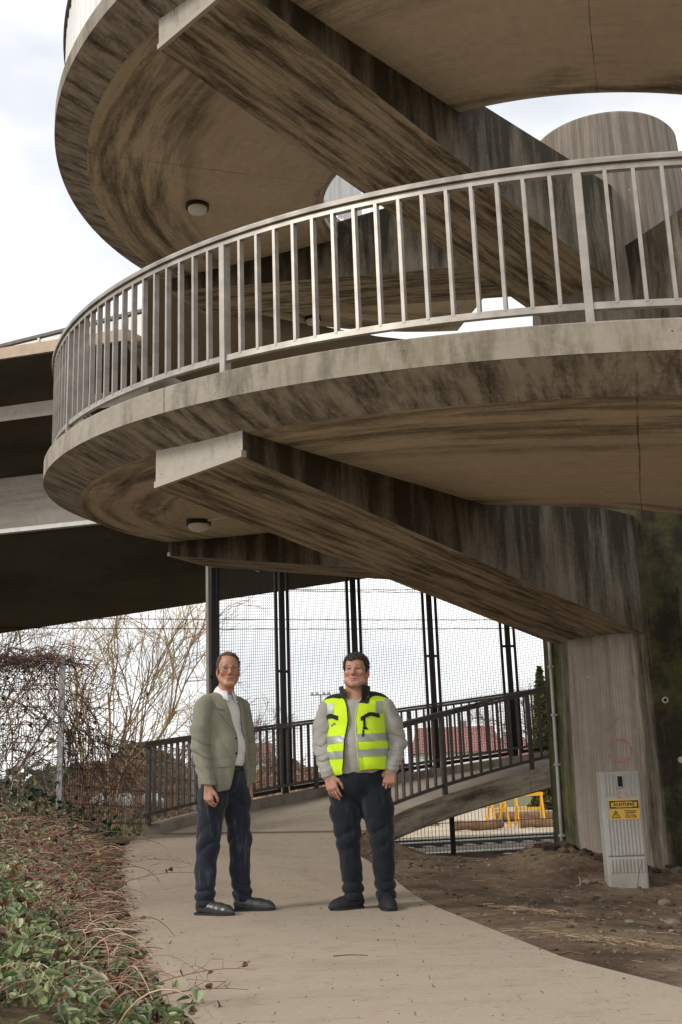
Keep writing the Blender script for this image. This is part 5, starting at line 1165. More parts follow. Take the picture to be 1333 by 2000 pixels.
def stand_collar(parent):
    """open stand-up collar: black outside, yellow facing turned out at the front ends"""
    mb = MB(); n = 44; rows = []; gap = .50
    for i in range(n + 1):
        a = -math.pi / 2 + gap + (2 * math.pi - 2 * gap) * i / n - .05; e = min(i, n - i) / n; k = max(0, 1 - e / .2); r0 = .094 + .012 * k; h = .078 - .006 * math.sin(a)
        def p(r, z): return W2(r * math.cos(a), .018 + r * math.sin(a), z)
        rows.append([mb.vert(p(r0 + .010, 1.435 - .05 * k)), mb.vert(p(r0 + .012 + .012 * k, 1.468)), mb.vert(p(r0 + .014 + .030 * k, 1.455 + h)), mb.vert(p(r0 + .006 + .030 * k, 1.455 + h + .004)), mb.vert(p(r0 + .002 + .014 * k, 1.45))])
    for i, (a, b) in enumerate(zip(rows[:-1], rows[1:])):
        for j in range(4): mb.face((a[j], b[j], b[j + 1], a[j + 1]), None, 0 if j < 3 else 1)
    for q in (0, n):
        pass
    mb.build('collar', [M_VBK, simple('collar_lining', (.42, .46, .02), .9)], parent, smooth=True)
stand_collar(vest)
# trousers and shoes
M_TR = cloth('dark_work_denim', (.010, .013, .017), 260, .35, .9, bump=.3, streaks=(.022, .034, .042)); F = Field((-.42, -.30, .06), (.36, .30, 1.0), .006)
F.ell(W2(0, .0, .90), (.200, .165, .16), Y2, .04); F.chain([W2(-.105, .0, .88), (W2(-.105, 0, .66) + np.array([kL[0], kL[1], .66])) / 2, kL, (kL + aL) / 2, aL + np.array([0, 0, -.035])], [.122, .110, .084, .074, .069], .025); F.chain([W2(.110, .0, .88), (W2(.110, 0, .66) + np.array([kR[0], kR[1], .66])) / 2, kR, (kR + aR) / 2, aR + np.array([0, 0, -.035])], [.122, .110, .084, .074, .069], .025)
F.cap((-.035, -.01, .76), (-.035, -.01, .70), .07, .03, .03)
F.mod(lambda X, Y, Z, f: f - .0115 * vf(85 * Z + 14 * X + 2 * np.sin(18 * X)) * np.exp(-((Z - .14) / .06) ** 2) - .0095 * vf(52 * Z - 30 * X) * np.exp(-((Z - .49) / .09) ** 2) - .0075 * vf(40 * Z + 38 * X) * np.exp(-((Z - .72) / .1) ** 2) - .0016 * np.sin(22 * Z + 70 * X))
F.mod(lambda X, Y, Z, f: np.maximum(np.maximum(f, Z - .985), .055 - Z)); V, Fc = F.net(); V = relax(V, Fc, 1, .4); npmesh('trousers', V, Fc, M_TR, man2)
M_SHB = Mat('shoe_black_suede').col((.010, .010, .011)).rough(.75).m
shoe(man2, (-.062, .060, 0), (-.275, -.055, 0), .108, M_SHB, M_SOL, .085, .80); shoe(man2, (.100, .075, 0), (.140, -.215, 0), .108, M_SHB, M_SOL, .085, .80)
# ------------------------------------------------------------------ vegetation
def tint_mat(name, rough=.6, trans=.0, bump=None):
    m = Mat(name); a = m.n('ShaderNodeAttribute'); a.attribute_name = 'tint'; m.col(a.outputs['Color']).rough(rough).set(Specular_IOR_Level=.3)
    if trans:
        tr = m.n('ShaderNodeBsdfTranslucent'); m.L(a.outputs['Color'], tr.inputs['Color']); mxs = m.n('ShaderNodeMixShader'); mxs.inputs[0].default_value = trans
        m.L(m.b.outputs[0], mxs.inputs[1]); m.L(tr.outputs[0], mxs.inputs[2]); o = [n for n in m.t.nodes if n.type == 'OUTPUT_MATERIAL'][0]; m.L(mxs.outputs[0], o.inputs['Surface'])
    return m.m
M_LEAF = tint_mat('leaf', .7, .25); M_TWIG = tint_mat('twig', .9)
def heart(n=1.0, w=.42, fold=.12, ser=.0):
    """heart-shaped leaf lying along +Y: two half blades folded at the midrib"""
    pr = [(.0, .0), (w * .72, -.08), (w * 1.0, .14), (w * .94, .38), (w * .62, .68), (w * .25, .90), (0, 1.0)]
    mid = [(0, 0, 0), (0, .14, -.02), (0, .38, -.03), (0, .68, -.02), (0, .90, -.05), (0, 1.0, -.09)]
    V = [(0, 0, 0)]; 
    R = [(x, y, fold * x / w * .5 - .05 * y * y) for x, y in pr[1:-1]]; Lf = [(-x, y, z) for x, y, z in R]; V += R + Lf + [(0, .35, -.03), (0, .7, -.05), (0, 1.0, -.12)]
    F = []; r = list(range(1, 6)); l = list(range(6, 11)); a, b, t = 11, 12, 13
    for q in (r, l): F += [(0, q[0], q[1], a), (a, q[1], q[2], a), (a, q[2], q[3], b), (b, q[3], q[4], t)]
    F = [tuple(dict.fromkeys(f)) for f in F]; return np.array(V), F
LV, LF = heart(); LFT = []
for f in LF:
    for i in range(1, len(f) - 1): LFT.append((f[0], f[i], f[i + 1]))
LFT = np.array(LFT)
def rand_rot(n, tilt, g):
    """leaf frames: blade mostly facing up, pointing to a random compass direction, tilted"""
    az = g.uniform(0, 2 * np.pi, n); ti = g.normal(0, tilt, n) - .25; ro = g.normal(0, tilt, n); R = np.zeros((n, 3, 3)); c, s = np.cos, np.sin
    Rz = np.zeros((n, 3, 3)); Rz[:, 0, 0] = c(az); Rz[:, 0, 1] = -s(az); Rz[:, 1, 0] = s(az); Rz[:, 1, 1] = c(az); Rz[:, 2, 2] = 1
    Rx = np.zeros((n, 3, 3)); Rx[:, 0, 0] = 1; Rx[:, 1, 1] = c(ti); Rx[:, 1, 2] = -s(ti); Rx[:, 2, 1] = s(ti); Rx[:, 2, 2] = c(ti)
    Ry = np.zeros((n, 3, 3)); Ry[:, 0, 0] = c(ro); Ry[:, 0, 2] = s(ro); Ry[:, 1, 1] = 1; Ry[:, 2, 0] = -s(ro); Ry[:, 2, 2] = c(ro)
    return Rz @ Rx @ Ry
def leaves(name, P, size, cols, parent, g, tilt=.45, mat=None):
    n = len(P); R = rand_rot(n, tilt, g); V = np.einsum('nij,kj->nki', R, LV) * size[:, None, None] + P[:, None, :]; k = len(LV)
    F = (LFT[None] + (np.arange(n) * k)[:, None, None]).reshape(-1, 3); C = np.repeat(cols, k, 0); o = npmesh(name, V.reshape(-1, 3), F, mat or M_LEAF, parent, C); return o
def pick(g, n, pal, jit=.25):
    pal = np.array(pal); c = pal[g.integers(0, len(pal), n)]; return np.clip(c * (1 + g.normal(0, jit, (n, 1))), .004, 1)
def twigs(name, paths, radii, cols, parent, sides=3, mat=None):
    """many thin tubes at once; paths (n,m,3)"""
    n, m, _ = paths.shape; T = np.gradient(paths, axis=1); T /= np.linalg.norm(T, axis=2, keepdims=True) + 1e-9; ref = np.where(np.abs(T[..., 2:3]) > .9, np.array([1.0, 0, 0]), np.array([0, 0, 1.0])); A = np.cross(T, ref); A /= np.linalg.norm(A, axis=2, keepdims=True) + 1e-9; B = np.cross(T, A)
    an = 2 * np.pi * np.arange(sides) / sides; ring = A[:, :, None] * np.cos(an)[None, None, :, None] + B[:, :, None] * np.sin(an)[None, None, :, None]; V = paths[:, :, None] + ring * radii[:, :, None, None]
    i = np.arange(n)[:, None, None] * m * sides + np.arange(m - 1)[None, :, None] * sides; j = np.arange(sides)[None, None]; j2 = (j + 1) % sides; F = np.stack([i + j, i + j2, i + sides + j2, i + sides + j], -1).reshape(-1, 4)
    return npmesh(name, V.reshape(-1, 3), F, mat or M_TWIG, parent, np.repeat(cols, m * sides, 0))
GP = np.random.default_rng(21)
GREENS = [(.26, .32, .14), (.36, .41, .19), (.17, .23, .105), (.42, .45, .26), (.29, .34, .21)]
DARKG = [(.022, .042, .020), (.035, .060, .028), (.018, .034, .018)]; DRY = [(.48, .32, .23), (.38, .22, .15), (.58, .44, .33), (.24, .13, .09), (.44, .26, .20)]; DEAD = [(.14, .045, .028), (.20, .09, .05), (.10, .05, .03)]
def on_bank(n, y0, y1, dmin, dmax, g):
    y = g.uniform(y0, y1, n); d = g.uniform(dmin, dmax, n); x = lx(y) - d; return np.stack([x, y, ground_z(x, y)], 1)
# ground cover on the bank left of the path
P = on_bank(8500, 4.0, 7.2, .0, 2.4, GP); hgt = .17 * sstep(lx(P[:, 1]) - P[:, 0], .0, .8) + .02; P[:, 2] += GP.uniform(0, 1, len(P)) ** .7 * hgt
A_ = leaves('ground_cover', P, GP.uniform(.25, 1, len(P)) ** 1.6 * .070, pick(GP, len(P), GREENS + GREENS + [(.22, .13, .07), (.16, .15, .07)]), None, GP, .6); tag(A_, 'low green leafy ground cover at the foot of the bank', 'plants', kind='stuff')
P = on_bank(2600, 6.2, 12.4, -.10, 2.6, GP); P[:, 2] += GP.uniform(0, .30, len(P)) * sstep(lx(P[:, 1]) - P[:, 0], -.1, .7) + .02
A_ = leaves('ground_cover', P, GP.uniform(.018, .048, len(P)), pick(GP, len(P), GREENS + [(.20, .22, .09)]), None, GP); tag(A_, 'sparse small green leaves among the dry canes on the bank', 'plants', kind='stuff')
P = on_bank(1100, 4.2, 12.2, -.25, 2.4, GP); P[:, 2] += GP.uniform(.01, .22, len(P)) * sstep(lx(P[:, 1]) - P[:, 0], -.1, .6) + .01
A_ = leaves('dead_leaves', P, GP.uniform(.025, .055, len(P)), pick(GP, len(P), DEAD), None, GP, .8); tag(A_, 'scattered dead brown and red leaves on the bank', 'leaves', kind='stuff')
n = 1500; P = np.stack([GP.uniform(-5.2, -2.55, n), GP.uniform(11.2, 12.75, n), np.zeros(n)], 1); P = P[(P[:, 1] > 12.9 - .55 * (-2.2 - P[:, 0]) * 0 - GP.uniform(0, 1.2, n))]; P[:, 2] = ground_z(P[:, 0], P[:, 1]) + GP.uniform(0, .34, len(P))
iv = leaves('ivy', P, GP.uniform(.04, .075, len(P)), pick(GP, len(P), DARKG + [(.06, .10, .05)]), None, GP, .6); tag(iv, 'dark green ivy at the foot of the vine-covered fence', 'ivy', kind='stuff')
# dry arching canes as one tangle
def arcs(n, y0, y1, dmin, dmax, Lr, g, lift=(.15, .5), bias=0.0):
    S_ = on_bank(n, y0, y1, dmin, dmax, g); az = g.uniform(0, 2 * np.pi, n) if not bias else g.normal(-.2, bias, n); L_ = g.uniform(*Lr, n); m = 9; t = np.linspace(0, 1, m)[None, :]; up = g.uniform(*lift, n)[:, None]; cur = g.normal(0, .5, n)[:, None]
    a = az[:, None] + cur * t * 1.6; dx = np.cumsum(np.cos(a), 1) / m * L_[:, None]; dy = np.cumsum(np.sin(a), 1) / m * L_[:, None]; dz = up * L_[:, None] * (4 * t * (1 - t) * .9 + .25 * t) + .03
    W_ = np.stack([S_[:, 0:1] + dx, S_[:, 1:2] + dy, S_[:, 2:3] + dz], -1); gz = ground_z(W_[..., 0], W_[..., 1]); W_[..., 2] = np.maximum(W_[..., 2], gz + .008); return W_
pa = np.concatenate([arcs(2600, 6.0, 12.5, .25, 3.2, (.18, .55), GP, (.02, .22)), arcs(1700, 5.0, 12.3, .06, .8, (.08, .26), GP, (.01, .12))]); tw = twigs('dry_canes', pa, np.linspace(.0040, .0016, 9)[None, :] * GP.uniform(.7, 1.5, (len(pa), 1)), pick(GP, len(pa), DRY), None); tag(tw, 'tangle of dry reddish brown canes covering the bank', 'canes', kind='stuff')
pa = arcs(360, 4.2, 6.4, .15, 2.0, (.12, .45), GP, (.05, .35)); tw = twigs('dry_stems', pa, np.linspace(.0036, .0015, 9)[None, :] * GP.uniform(.7, 1.4, (len(pa), 1)), pick(GP, len(pa), DRY), None); tag(tw, 'dry stems among the green leaves in the left foreground', 'stems', kind='stuff')
# single bramble canes reaching out over the path
for i, (x, y, az, L_, up, lb) in enumerate(((-2.0, 8.6, .25, 1.1, .14, 'thin bramble cane reaching out over the path toward the man in the jacket'), (-2.2, 9.6, -.25, .95, .20, 'arching bramble cane with a few dead leaves at the upper bank edge'), (-1.85, 7.4, .62, .85, .30, 'slanting reddish bramble cane at the middle of the bank edge'), (-1.75, 6.6, .9, .8, .42, 'steep bramble cane rising at the bank edge beside the path'), (-1.7, 5.9, .75, .85, .40, 'long pale bramble cane slanting up through the green leaves'), (-.95, 5.15, .15, .55, .10, 'short brown cane lying out over the path in the left foreground'), (-.88, 4.9, -.2, .42, .08, 'short dry cane on the path edge at the bottom left'), (-2.5, 10.6, .1, .8, .25, 'thin arching cane near the end of the bank by the fence'))):
    t = np.linspace(0, 1, 16); z0 = float(ground_z(x, y)); pts = np.stack([x + L_ * t * np.cos(az + .35 * t), y + L_ * t * np.sin(az + .35 * t), z0 + .05 + up * L_ * (4 * t * (1 - t) * .75 + .35 * t)], 1); gz = ground_z(pts[:, 0], pts[:, 1]); pts[:, 2] = np.maximum(pts[:, 2], np.maximum(gz, path_z(pts[:, 1])) + .012)
    r_ = empty('bramble_cane', tuple(pts[0]), 0, lb, 'cane', 'bramble canes over the path edge'); ci = pick(GP, 1, [(.20, .10, .065), (.30, .18, .11)]); o = twigs('stem', (pts - pts[0])[None], np.linspace(.0036, .0012, 16)[None], ci, r_, 5)
    for k in range(5):
        q = pts[4 + 2 * k] - pts[0]; side = np.stack([q, q + np.array([GP.normal(0, .05), GP.normal(0, .05), .03]), q + np.array([GP.normal(0, .09), GP.normal(0, .09), .04])])[None]; twigs('side_shoot', side, np.array([[.002, .0016, .001]]), ci, r_, 4)
    leaves('leaf_cluster', pts[[5, 8, 9, 13]] - pts[0] + GP.normal(0, .015, (4, 3)), GP.uniform(.022, .040, 4), pick(GP, 4, DEAD + GREENS[:2]), r_, GP, .8)['kind'] = 'stuff'
# nettle plants in the foreground: stem and single leaves
leaf_meshes = []
for k in range(6):
    me = bpy.data.meshes.new('leaf'); me.from_pydata(LV.tolist(), [], LFT.tolist()); me.polygons.foreach_set('use_smooth', [True] * len(me.polygons)); a = me.color_attributes.new('tint', 'FLOAT_COLOR', 'POINT'); c = np.clip(np.array(GREENS[k % 5]) * (1.0 + .12 * (k - 2)), 0, 1); a.data.foreach_set('color', np.tile(np.append(c, 1), len(LV)).astype(np.float32)); me.materials.append(M_LEAF); leaf_meshes.append(me)
spots = [(-1.95, 5.9), (-1.62, 5.75), (-1.35, 5.9), (-1.15, 5.65), (-1.85, 5.45), (-1.52, 5.4), (-1.22, 5.3), (-.98, 5.35), (-1.72, 5.1), (-1.42, 5.05), (-1.14, 4.98), (-1.58, 4.78), (-1.28, 4.72), (-1.02, 4.8), (-1.45, 4.5), (-1.17, 4.46), (-.93, 4.55), (-1.78, 6.35), (-1.48, 6.25), (-2.1, 6.6), (-1.72, 6.8), (-.72, 4.95)]
ORD = ['first', 'second', 'third', 'fourth', 'fifth', 'sixth', 'seventh', 'eighth']
rowof = lambda y: 'nearest the camera' if y < 4.9 else 'second from the camera' if y < 5.5 else 'third from the camera' if y < 6.1 else 'farthest from the camera'
spots = [(a - .12, b) for a, b in spots[:21]] + spots[21:]
for i, (x, y) in enumerate(spots):
    z = float(ground_z(x, y)); hh = GP.uniform(.10, .22) if i < 21 else .09; yo = rowof(y); rk = ORD[sum(1 for q in spots[:21] if rowof(q[1]) == yo and q[0] < x)]
    pl = empty('nettle_plant', (x, y, z), 0, ('single low plant with four round leaves alone on the path edge' if i == 21 else 'leafy green nettle, %s from the left in the row %s' % (rk, yo)), 'plant', 'nettle plants in the left foreground')
    lean = GP.normal(0, .06, 2); st = np.stack([np.linspace(0, lean[0], 6), np.linspace(0, lean[1], 6), np.linspace(0, hh, 6)], 1); twigs('stem', st[None], np.linspace(.0035, .002, 6)[None], pick(GP, 1, [(.10, .13, .05)]), pl, 5)
    nl = 13 if i < 21 else 5
    for k in range(nl):
        f = (k // 2 + 1) / (nl / 2 + .5); o = bpy.data.objects.new('leaf', leaf_meshes[int(GP.integers(0, 6))]); put(o, pl); az = (k % 2) * math.pi + (k // 2) * 1.57 + GP.normal(0, .3); s_ = GP.uniform(.055, .095) * (1.1 - .35 * f)
        p = np.array([np.interp(f, np.linspace(0, 1, 6), st[:, 0]), np.interp(f, np.linspace(0, 1, 6), st[:, 1]), hh * min(f, 1)]); off = .02 * (1.2 - f); o.location = (p[0] - off * math.sin(az), p[1] + off * math.cos(az), p[2]); o.rotation_euler = (GP.normal(-.35, .25), GP.normal(0, .2), az); o.scale = (s_,) * 3
# bare vines over the fence
FA_, FB_ = np.array([-8.0, 11.62, .62]), np.array([-3.30, 12.70, .58]); fd = (FB_ - FA_); fn_ = np.array([fd[1], -fd[0], 0]); fn_ /= np.linalg.norm(fn_)
def vine_paths(n, g, right=False):
    m = 16; out = np.zeros((n, m, 3)); 
    for i in range(n):
        if not right: s = g.uniform(.32, 1.0); h = .25 + 1.6 * g.random() ** .55; base = FA_ + fd * s; d = np.array([g.normal(0, .5), 0, g.normal(-.35, .7)])
        else: s = 1.0; u = g.uniform(0, 1) ** 1.3; base = FB_ + np.array([.55, 1.1, 0]) * u * 1.05; h = (1.62 - 1.0 * u ** .8) * g.uniform(.45, 1.05); d = np.array([g.normal(.45, .4), 0, g.normal(-.75, .5)])
        p = base + np.array([0, 0, h]) + fn_ * g.normal(0, .07); st = g.uniform(.035, .085); ang = math.atan2(d[2], d[0])
        for k in range(m):
            out[i, k] = p; ang += g.normal(0, .38) + (.05 if math.sin(ang) > 0 else 0); u_ = fd / np.linalg.norm(fd) if not right else np.array([.45, .89, 0]); p = p + st * (u_ * math.cos(ang) + np.array([0, 0, math.sin(ang)])) + fn_ * g.normal(0, .014)
            if not right: p[2] = min(p[2], .60 + 1.86 + .04 * math.sin(9 * p[0]) + .05 * g.random())
            p[2] = max(p[2], .45)
    return out
VINE = [(.17, .10, .078), (.26, .16, .12), (.11, .075, .06), (.36, .25, .20), (.21, .12, .11)]
vine = empty('vine', tuple(FB_), 0, 'thick tangle of bare brown vines hanging over the tall fence', 'vine')
vp = np.concatenate([vine_paths(560, GP), vine_paths(170, GP, True)]) - FB_; o = twigs('stems', vp, np.linspace(1, .5, 16)[None, :] * GP.uniform(.0028, .0075, (len(vp), 1)), pick(GP, len(vp), VINE), vine); o['kind'] = 'stuff'
n = 420; s = GP.uniform(.33, 1.02, n); tp = FA_ + fd * s[:, None]; tp[:, 2] += GP.normal(1.78, .05, n); tp += fn_ * GP.normal(0, .10, (n, 1)); az = GP.normal(0, .5, n); mm = np.linspace(-.5, .5, 8)[None, :, None]; L_ = GP.uniform(.25, .7, n)[:, None, None]
tpp = tp[:, None] + mm * L_ * (fd / np.linalg.norm(fd))[None, None] + np.stack([np.zeros((n, 8)), np.zeros((n, 8)), GP.normal(0, .03, (n, 8)) - .10 * (np.linspace(-1, 1, 8) ** 2)[None]], -1); o = twigs('top_growth', tpp - FB_, np.full((n, 8), .0045) * GP.uniform(.5, 1.5, (n, 1)), pick(GP, n, VINE), vine); o['kind'] = 'stuff'
n = 260; i_ = GP.integers(0, len(vp), n); lp = vp[i_, GP.integers(0, 16, n)]; o = leaves('leaves', lp + GP.normal(0, .03, (n, 3)), GP.uniform(.03, .06, n), pick(GP, n, [(.10, .13, .05), (.13, .06, .04), (.06, .09, .04), (.20, .16, .10)]), vine, GP, 1.0); o['kind'] = 'stuff'
# ------------------------------------------------------------------ trees
def tree(base, h, label, pal, g, spread=.55, stems=5, depth=4, r0=.09, up=.35, name='bare_tree', nchild=(3, 5), droop=0.0):
    root = empty(name, base, 0, label, 'tree', 'trees beyond the fence and railway'); tr, trr, cw, cwr = [], [], [], []
    def grow(p, d, L_, r, lv):
        m = 6; pts = [p.copy()]; q = p.copy(); dd = d.copy()
        for k in range(m - 1):
            dd = dd + g.normal(0, .10 + .03 * lv, 3) + np.array([0, 0, (up - droop * lv) * .10]); dd /= np.linalg.norm(dd); q = q + dd * L_ / (m - 1); pts.append(q.copy())
        (tr if lv == 0 else cw).append(pts); (trr if lv == 0 else cwr).append(np.linspace(r, r * .55, m))
        if lv >= depth: return
        for k in range(int(g.integers(*nchild)) + (2 if lv == 0 else 0)):
            f = g.uniform(.3, 1.0) if lv else g.uniform(.35, 1.0); i = min(int(f * (m - 1)), m - 2); a = np.array(pts[i]) * (1 - (f * (m - 1) - i)) + np.array(pts[i + 1]) * (f * (m - 1) - i); t = np.array(pts[i + 1]) - np.array(pts[i]); t /= np.linalg.norm(t); rnd = g.normal(0, 1, 3); rnd -= t * (rnd @ t); rnd /= np.linalg.norm(rnd); nd = t * .8 + rnd * spread * g.uniform(.6, 1.3); nd /= np.linalg.norm(nd)
            grow(a, nd, L_ * g.uniform(.50, .78), max(r * (.62 if lv else .5), .0045), lv + 1)
    for k in range(stems):
        a = 2 * math.pi * k / stems + g.normal(0, .3); s = g.uniform(.1, .45) if stems > 1 else .05; d = np.array([math.cos(a) * s, math.sin(a) * s, 1.0]); d /= np.linalg.norm(d); grow(np.array([.12 * math.cos(a), .12 * math.sin(a), 0]) * (stems > 1), d, h * g.uniform(.42, .55), r0 * g.uniform(.7, 1.1), 0)
    pal = np.array(pal); twigs('trunk', np.array(tr), np.array(trr), pick(g, len(tr), pal * .75, .1), root, 7); twigs('crown', np.array(cw), np.array(cwr), pick(g, len(cw), pal, .18), root, 3); return root
YEL = [(.66, .50, .27), (.56, .41, .23), (.72, .57, .34), (.52, .39, .27)]; GRY = [(.24, .19, .16), (.30, .24, .20), (.19, .15, .13)]
tree((-10.4, 31, -1.3), 9.5, 'leafless yellowish many-stemmed tree at the far left behind the fence', YEL, np.random.default_rng(5), .42, 6, 4, .06, nchild=(2, 5))
tree((-7.3, 33, -1.3), 9.8, 'leafless yellowish many-stemmed tree just right of the fence post', YEL, np.random.default_rng(6), .45, 6, 4, .06, nchild=(2, 5))
tree((-7.6, 44, -1.3), 7.6, 'bare spreading tree with dark fine branches right of the yellowish trees', [(.30, .22, .14), (.22, .16, .11)], np.random.default_rng(8), .6, 2, 4, .08, up=.2, nchild=(3, 5))
tree((-6.6, 62, -1.3), 6.6, 'small grey leafless tree behind the shoulder of the man in the jacket', GRY, np.random.default_rng(9), .6, 2, 4, .08, nchild=(4, 6))
tree((-4.4, 66, -1.3), 5.4, 'small leafless tree between the two men behind the screen', GRY, np.random.default_rng(10), .6, 1, 4, .09, nchild=(4, 6))
tree((11.9, 64, -1.3), 9.0, 'leafless tree beside the conifer near the column', GRY, np.random.default_rng(12), .6, 2, 4, .08, nchild=(4, 6))
def conifer(base, h, w, label, g):
    root = empty('conifer', base, 0, label, 'tree', 'trees beyond the fence and railway'); twigs('trunk', np.array([[(0, 0, h * k / 5) for k in range(6)]]), np.linspace(.16, .02, 6)[None], np.array([[.10, .07, .05]]), root, 7)
    n = 7000; f = g.uniform(0, 1, n) ** .75; f = 1 - f; a = g.uniform(0, 2 * np.pi, n); rr = w * (1 - f) ** .8 * np.sqrt(g.uniform(.25, 1, n)) * (1 + .18 * np.sin(23 * f + 3 * a)); P = np.stack([rr * np.cos(a), rr * np.sin(a), .3 + f * (h - .2)], 1); leaves('crown', P, g.uniform(.12, .26, n), pick(g, n, [(.10, .105, .03), (.14, .13, .045), (.06, .075, .028), (.17, .14, .06)], .25), root, g, .7)
conifer((10.55, 60, -1.3), 7.6, 1.0, 'slim olive-green conifer standing left of the column beyond the railway', np.random.default_rng(14))
# far wood along the horizon
g = np.random.default_rng(15); n = 9000; x = g.uniform(-160, 160, n); hgt = 3.2 + 1.8 * np.sin(x * .11) + 1.3 * np.sin(x * .37 + 1) ; P = np.stack([x, g.uniform(165, 215, n), -1.3 + g.uniform(0, 1, n) ** .8 * hgt], 1); o = leaves('far_wood', P, g.uniform(1.2, 2.6, n), pick(g, n, [(.14, .13, .10), (.11, .115, .08), (.17, .15, .12), (.09, .10, .07)], .2), None, g, .9); tag(o, 'far-off strip of leafless wood along the horizon', 'wood', kind='stuff')
g = np.random.default_rng(16); n = 5000; x = g.uniform(-24, -2.5, n); P = np.stack([x, g.uniform(24, 33, n), -1.25 + g.uniform(0, 1, n) ** 1.3 * (.9 + .5 * np.sin(x * .9))], 1); o = leaves('scrub', P, g.uniform(.10, .30, n), pick(g, n, [(.12, .13, .05), (.17, .15, .07), (.09, .10, .045), (.20, .16, .09)], .25), None, g, .9); tag(o, 'low olive scrub beyond the fence', 'scrub', kind='stuff')
g = np.random.default_rng(17); n = 520; x = g.uniform(-9.5, -2.9, n); y = g.uniform(14.2, 24, n); k = x < -2.3 - .12 * (y - 14); x, y = x[k], y[k]; n = len(x); z = ground_z(x, y); hh = g.uniform(.5, 1.9, n) * (1 + .3 * np.sin(x * 2.3)); t = np.linspace(0, 1, 6)[None]
lean = g.normal(0, .35, (n, 2)); P = np.stack([x[:, None] + lean[:, :1] * hh[:, None] * t ** 1.5, y[:, None] + lean[:, 1:] * hh[:, None] * t ** 1.5, z[:, None] + hh[:, None] * t * (1 - .25 * t * np.abs(lean[:, :1]))], -1); o = twigs('leafless_thicket', P, np.linspace(.006, .002, 6)[None] * g.uniform(.7, 1.5, (n, 1)), pick(g, n, [(.46, .34, .22), (.36, .28, .16), (.54, .42, .28), (.34, .31, .17)], .2), None); tag(o, 'leafless brown thicket standing behind the fence', 'thicket', kind='stuff')
n = 2200; x = g.uniform(-9.5, -3.0, n); y = g.uniform(14.5, 23, n); P = np.stack([x, y, ground_z(x, y) + g.uniform(0, 1, n) ** 1.5 * 1.1], 1); o = leaves('undergrowth', P, g.uniform(.04, .12, n), pick(g, n, [(.19, .21, .09), (.26, .24, .12), (.15, .17, .08)], .25), None, g, .9); tag(o, 'pale olive undergrowth behind the fence', 'plants', kind='stuff')
# ------------------------------------------------------------------ litter on the bare soil
def straw(n, c, sx, sy, rz, g, label):
    q = g.normal(0, 1, (n, 2)) * np.array([sx, sy]); co, si = math.cos(rz), math.sin(rz); x = c[0] + q[:, 0] * co - q[:, 1] * si; y = c[1] + q[:, 0] * si + q[:, 1] * co; k = x > rx(y) - .02; x, y = x[k], y[k]; n = len(x); az = g.normal(rz, .7, n); L_ = g.uniform(.03, .13, n)[:, None]; t = np.linspace(-.5, .5, 4)[None]; X = x[:, None] + L_ * t * np.cos(az)[:, None]; Y = y[:, None] + L_ * t * np.sin(az)[:, None]; Z = ground_z(X, Y) + .006 + g.uniform(0, .02, (n, 1)) + .006 * (1 - 4 * t * t) * g.random((n, 1))
    o = twigs('straw', np.stack([X, Y, Z], -1), np.full((n, 4), .0014), pick(g, n, [(.42, .32, .20), (.33, .22, .13), (.24, .14, .08), (.50, .40, .28)], .2), None); tag(o, label, 'straw', kind='stuff')
g = np.random.default_rng(18); straw(260, (1.20, 7.95), .20, .06, -.95, g, 'bundle of pale straw lying at the path edge'); straw(260, (1.52, 6.35), .42, .07, -.75, g, 'pale straw strewn along the path edge in the right foreground'); straw(260, (2.3, 8.2), 1.1, 1.6, 0, g, 'loose straw and bark scattered on the soil')
# clods of earth on the bare soil, bits on the path
def lumps(name, n, xs, ys, rr, cols, g, label, cat, cond, on_path=False):
    x, y = g.uniform(*xs, n), g.uniform(*ys, n); k = cond(x, y); x, y = x[k], y[k]; n = len(x); z = (path_z(y) if on_path else ground_z(x, y)); r = rr[0] + (rr[1] - rr[0]) * g.random(n) ** 3
    bm = bmesh.new(); bmesh.ops.create_icosphere(bm, subdivisions=1, radius=1); bv = np.array([v_.co[:] for v_ in bm.verts]); bf = np.array([[v_.index for v_ in f.verts] for f in bm.faces]); bm.free()
    V = bv[None] * (r[:, None, None] * g.uniform(.6, 1.3, (n, len(bv), 1))) * np.array([1.2, 1.0, .6]); V = V + np.stack([x, y, z + r * .25], 1)[:, None]; F = (bf[None] + (np.arange(n) * len(bv))[:, None, None]).reshape(-1, 3)
    o = npmesh(name, V.reshape(-1, 3), F, M_TWIG, None, np.repeat(pick(g, n, cols, .25), len(bv), 0)); o.data.polygons.foreach_set('use_smooth', np.zeros(len(F), bool)); tag(o, label, cat, kind='stuff')
g = np.random.default_rng(30); offr = lambda x, y: (x > rx(y) + .02) & (np.hypot(x - CXY[0], y - CXY[1]) > 1.22)
lumps('earth_clods', 2600, (.0, 4.6), (4.8, 13.0), (.005, .024), [(.11, .075, .05), (.17, .125, .085), (.07, .048, .033), (.22, .17, .12)], g, 'small clods of earth scattered over the bare soil', 'earth', offr)
lumps('earth_clods', 420, (1.6, 3.6), (10.0, 11.6), (.02, .075), [(.09, .062, .042), (.14, .10, .068), (.06, .042, .03)], g, 'larger clods of dug earth heaped at the foot of the column', 'earth', lambda x, y: (np.abs(np.hypot(x - CXY[0], y - CXY[1]) - 1.36) < .2))
lumps('path_grit', 700, (-2.4, 2.6), (4.2, 13.0), (.002, .007), [(.08, .055, .04), (.14, .10, .07), (.05, .035, .025)], g, 'specks of grit and bark on the path', 'grit', lambda x, y: (x > lx(y) + .02) & (x < rx(y) - .02), True)
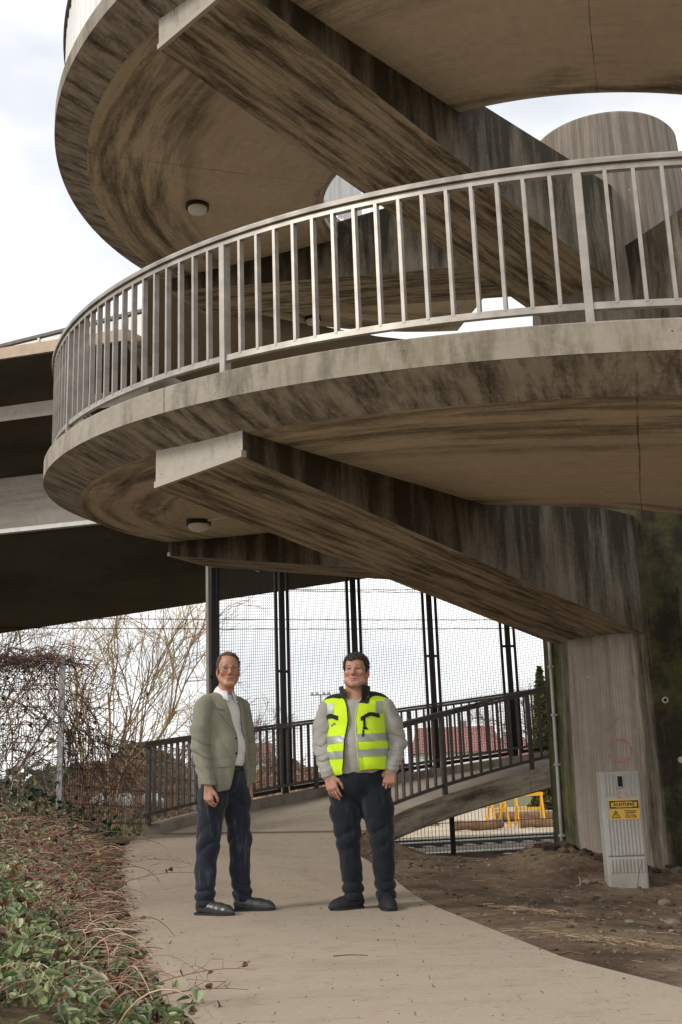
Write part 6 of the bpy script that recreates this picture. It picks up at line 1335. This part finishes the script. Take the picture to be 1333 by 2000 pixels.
lumps('edge_dirt', 1800, (-2.8, 6), (4.2, 12.8), (.003, .013), [(.13, .09, .06), (.20, .145, .10), (.09, .06, .04)], g, 'crumbs of soil spilling over the path edges', 'earth', lambda x, y: (np.abs(x - rx(y) + .03) < .06 * g.random(len(x)) + .01) | (np.abs(x - lx(y) - .06) < .16 * g.random(len(x))), True)
M_STN = simple('field_stone', (.20, .165, .13), .9, var=.2, scale=12, bump=.3); M_STD = simple('dark_stone', (.10, .08, .065), .9, var=.2, scale=12)
for i, (x, y, r, sd, lb) in enumerate(((1.55, 8.80, .032, 0, 'small pale stone lying in line with the left edge of the cabinet'), (1.40, 8.70, .035, 1, 'flat dark stone left of the small pale stone'), (1.24, 8.34, .030, 1, 'dark stone closest to the straw bundle'), (2.02, 9.95, .040, 0, 'pale stone near the upright bark chip before the cabinet'), (2.40, 8.92, .055, 0, 'flattish pale stone right of the cabinet foot'), (1.71, 6.90, .026, 0, 'round pale pebble in the open soil toward the right edge'), (2.11, 7.70, .045, 0, 'pale stone at the right edge of the soil patch'), (1.77, 7.46, .024, 0, 'tiny pale pebble left of the stone at the right edge'))):
    bm = bmesh.new(); bmesh.ops.create_icosphere(bm, subdivisions=2, radius=r); gg = np.random.default_rng(i + 40)
    for v_ in bm.verts: v_.co *= gg.uniform(.82, 1.15); v_.co.z *= .6; v_.co.x *= 1.25
    me = bpy.data.meshes.new('stone'); bm.to_mesh(me); bm.free(); me.materials.append(M_STD if sd else M_STN); o = bpy.data.objects.new('stone', me); put(o); o.location = (x, y, float(ground_z(x, y)) + r * .3); o.rotation_euler = (0, 0, gg.uniform(0, 6)); tag(o, lb, 'stone', 'stones on the bare soil')
for i, (pts, r, lb) in enumerate((([(1.05, 6.05), (1.12, 6.1), (1.18, 6.02)], .004, 'small forked twig on the path near its right edge'), ([(1.93, 9.80), (1.94, 9.81), (1.932, 9.82)], .007, 'upright curved chip of pale bark before the cabinet'), ([(1.50, 9.5), (1.62, 9.45), (1.74, 9.38)], .006, 'pale forked twig on the soil left of the bark chip'), ([(2.36, 9.6), (2.40, 9.64), (2.44, 9.66)], .004, 'thin dry stem standing in front of the cabinet'), ([(-.12, 6.0), (-.04, 6.03), (.06, 5.99)], .003, 'thin twig lying in the middle of the path in the foreground'))):
    pz = [max(float(ground_z(x, y)), float(path_z(y)) if lx(y) < x < rx(y) else -9) + r for x, y in pts]
    if i == 1: pz = [pz[0], pz[0] + .03, pz[0] + .07]
    if i == 3: pz = [pz[0], pz[0] + .13, pz[0] + .24]
    P = np.array([[(x, y, z) for (x, y), z in zip(pts, pz)]]); o = twigs('twig', P, np.array([[r, r * .9, r * .6]]), np.array([[.16, .11, .08]]) if i != 1 else np.array([[.30, .25, .19]]), None, 5); tag(o, lb, 'twig', 'twigs lying about')
